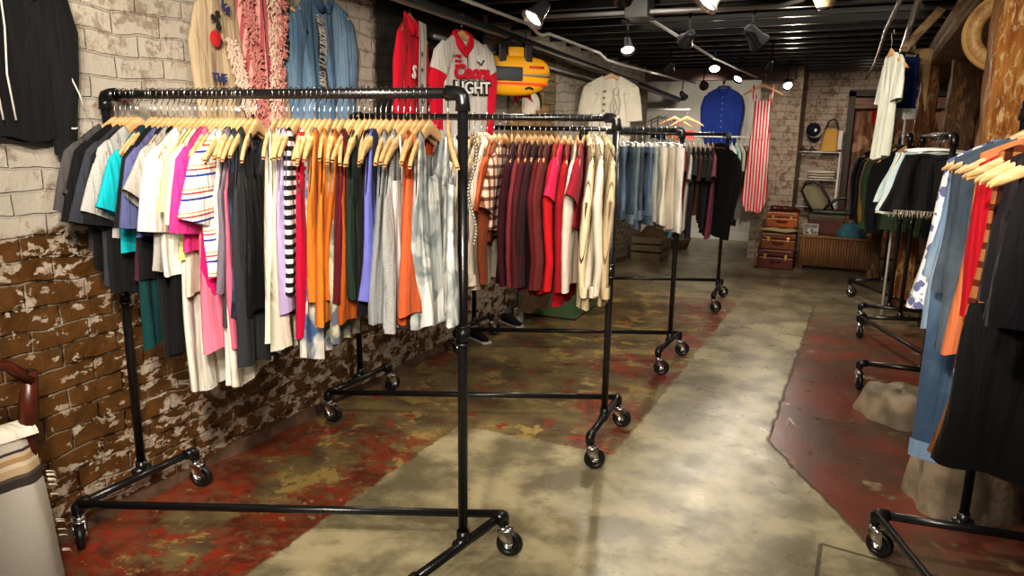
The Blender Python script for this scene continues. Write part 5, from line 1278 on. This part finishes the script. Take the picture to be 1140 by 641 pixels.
stops = [(.0,(222,214,200)),(.075,(60,52,50)),(.10,(222,214,200)),(.115,(60,52,50)),(.145,(190,182,172)),(.17,(214,208,196)),(.745,(48,42,42)),(.79,(92,80,72)),(.81,(214,190,152)),(.85,(236,222,196)),(.875,(198,160,116)),(.90,(226,206,176)),(.925,(60,52,50)),(.94,(220,212,200))]
els = r.color_ramp.elements
for i, (pp, cc) in enumerate(stops):
    e = els[i] if i < 2 else els.new(pp)
    e.position = pp; e.color = (*srgb(cc), 1)
w_ = noise(nt, N(nt, 'Mapping', {'Vector': tc, 'Scale': (160,160,420)}), 1, 2)
L(nt, MX(nt, MA(nt, 'MULTIPLY', w_, .3), r.outputs[0], srgb((120,112,102))), p.inputs['Base Color']); p.inputs['Roughness'].default_value = .95
L(nt, N(nt, 'Bump', {'Height': w_, 'Strength': .8, 'Distance': .006}), p.inputs['Normal'])
bl = empty('striped_blanket', (-2.335,1.0,.04), 'thick cream woven blanket with brown and tan stripes over the armchair', 'blanket')
def blanket(u, v):
    # v: 0 top folded edge .. 1 floor ; u along y
    y = -.42 + .71*u + .045*v; z = .615*(1-v)
    x = .075+.012*math.sin(u*7)+.03*v + .008*math.sin(u*19+v*5)
    if u > .93: x -= (u-.93)*.6
    return (x, y, z)
MB().grid(blanket, 40, 40).build('front_fold', BLK, bl)
def topf(u, v):
    y = -.42+.71*u; a = PI*v; return (.075-.11*(1-math.cos(a))/2+.012*math.sin(u*7), y, .615+.035*math.sin(a))
MB().grid(topf, 40, 8).build('top_fold', fab('blankettop', (222,214,200)), bl)
m = MB()
rr = random.Random(6)
for q in range(14):
    zz = .05+.52*rr.random(); m.tube([(.07,.295+.04*(1-zz/.6),zz),(.072,.315+.04*(1-zz/.6),zz-.008),(.07,.325+.04*(1-zz/.6),zz-.02)], .002, 4)
m.build('loose_fringe', simple('fringecream', srgb((220,212,190)), .9), bl)
# dark-red snow-cone shaped wall peg near rack corner
tag(MB().tube([(-2.72,2.03,1.70),(-2.66,2.03,1.70)], .012, 8).build('wall_peg', simple('pegred', srgb((150,90,84)), .6)), 'small reddish peg in the white bricks beside the jacket cuff', 'peg')

# ------------------------------------------------------------------ light
def spot(loc, tgt, e, ang, col=(1,.9,.78), soft=.06, blend=.6):
    l = bpy.data.lights.new('spot', 'SPOT'); l.energy = e; l.spot_size = math.radians(ang); l.spot_blend = blend; l.shadow_soft_size = soft; l.color = col
    q = bpy.data.objects.new('lamp', l); C.objects.link(q); q.location = loc
    q.rotation_euler = (Vector(tgt)-Vector(loc)).to_track_quat('-Z', 'Y').to_euler(); return q
def fill_area(loc, tgt, e, s, col=(1,.93,.84)):  # unseen soft fill lights, added without a ceiling fixture
    l = bpy.data.lights.new('fill_area', 'AREA'); l.energy = e; l.size = s; l.color = col
    q = bpy.data.objects.new('lamp', l); C.objects.link(q); q.location = loc
    q.rotation_euler = (Vector(tgt)-Vector(loc)).to_track_quat('-Z', 'Y').to_euler(); return q
WC = (1,.88,.74)
spot((-.5,.2,2.25),(-2.0,2.0,1.2),330,62,WC)
spot((.1,-.3,2.25),(-1.3,2.1,1.1),260,55,WC)
spot((-1.2,.5,2.3),(-2.7,1.6,1.4),150,70,WC)
spot((-1.0,1.2,2.3),(-2.4,2.6,1.9),110,75,WC)
spot((-.3,1.8,2.3),(-1.7,3.4,1.2),230,62,WC)
spot((-.5,3.4,2.3),(-1.9,5.1,1.1),150,65,WC)
spot((-.2,5.0,2.3),(-1.4,7.2,1.2),150,60,WC)
spot((-.4,1.0,2.3),(.6,3.2,1.3),260,60,WC)
spot((-.3,.3,2.3),(.5,2.3,1.0),90,60,WC)
spot((-.5,3.6,2.3),(.4,6.2,1.2),130,60,WC)
spot((-.2,8.4,2.3),(.3,10.6,1.2),90,70,WC)  # added lamp with no fixture, brightens the recessed doorway curtain
spot((-.6,8.3,2.3),(-.8,10.4,1.3),80,60,WC)  # extra spot without a housing, added to lift the back bricks
spot((-.4,1.6,2.32),(.5,4.2,2.0),120,50,WC)  # unhoused spot added to brighten the timber posts
spot((-.6,2.5,2.3),(-.5,3.8,0),120,95,WC)
spot((-.2,.6,2.3),(-1.2,2.6,0),90,95,WC)
fill_area((-.6,-.6,2.3),(-1.0,3.0,.8),60,1.6)
fill_area((-.8,5.2,2.36),(-.8,5.6,0),18,2.0)
fill_area((.8,1.8,2.36),(.9,4,0),10,1.5)
wd = bpy.data.worlds.new('world'); sc.world = wd; wd.use_nodes = True
wd.node_tree.nodes['Background'].inputs[0].default_value = (.02,.02,.02,1)
sc.view_settings.view_transform = 'Standard'; sc.view_settings.look = 'Medium High Contrast'; sc.view_settings.exposure = -0.85
sc.cycles.use_denoising = True; sc.cycles.max_bounces = 8; sc.cycles.diffuse_bounces = 4; sc.cycles.glossy_bounces = 3
sc.cycles.sample_clamp_indirect = 6.
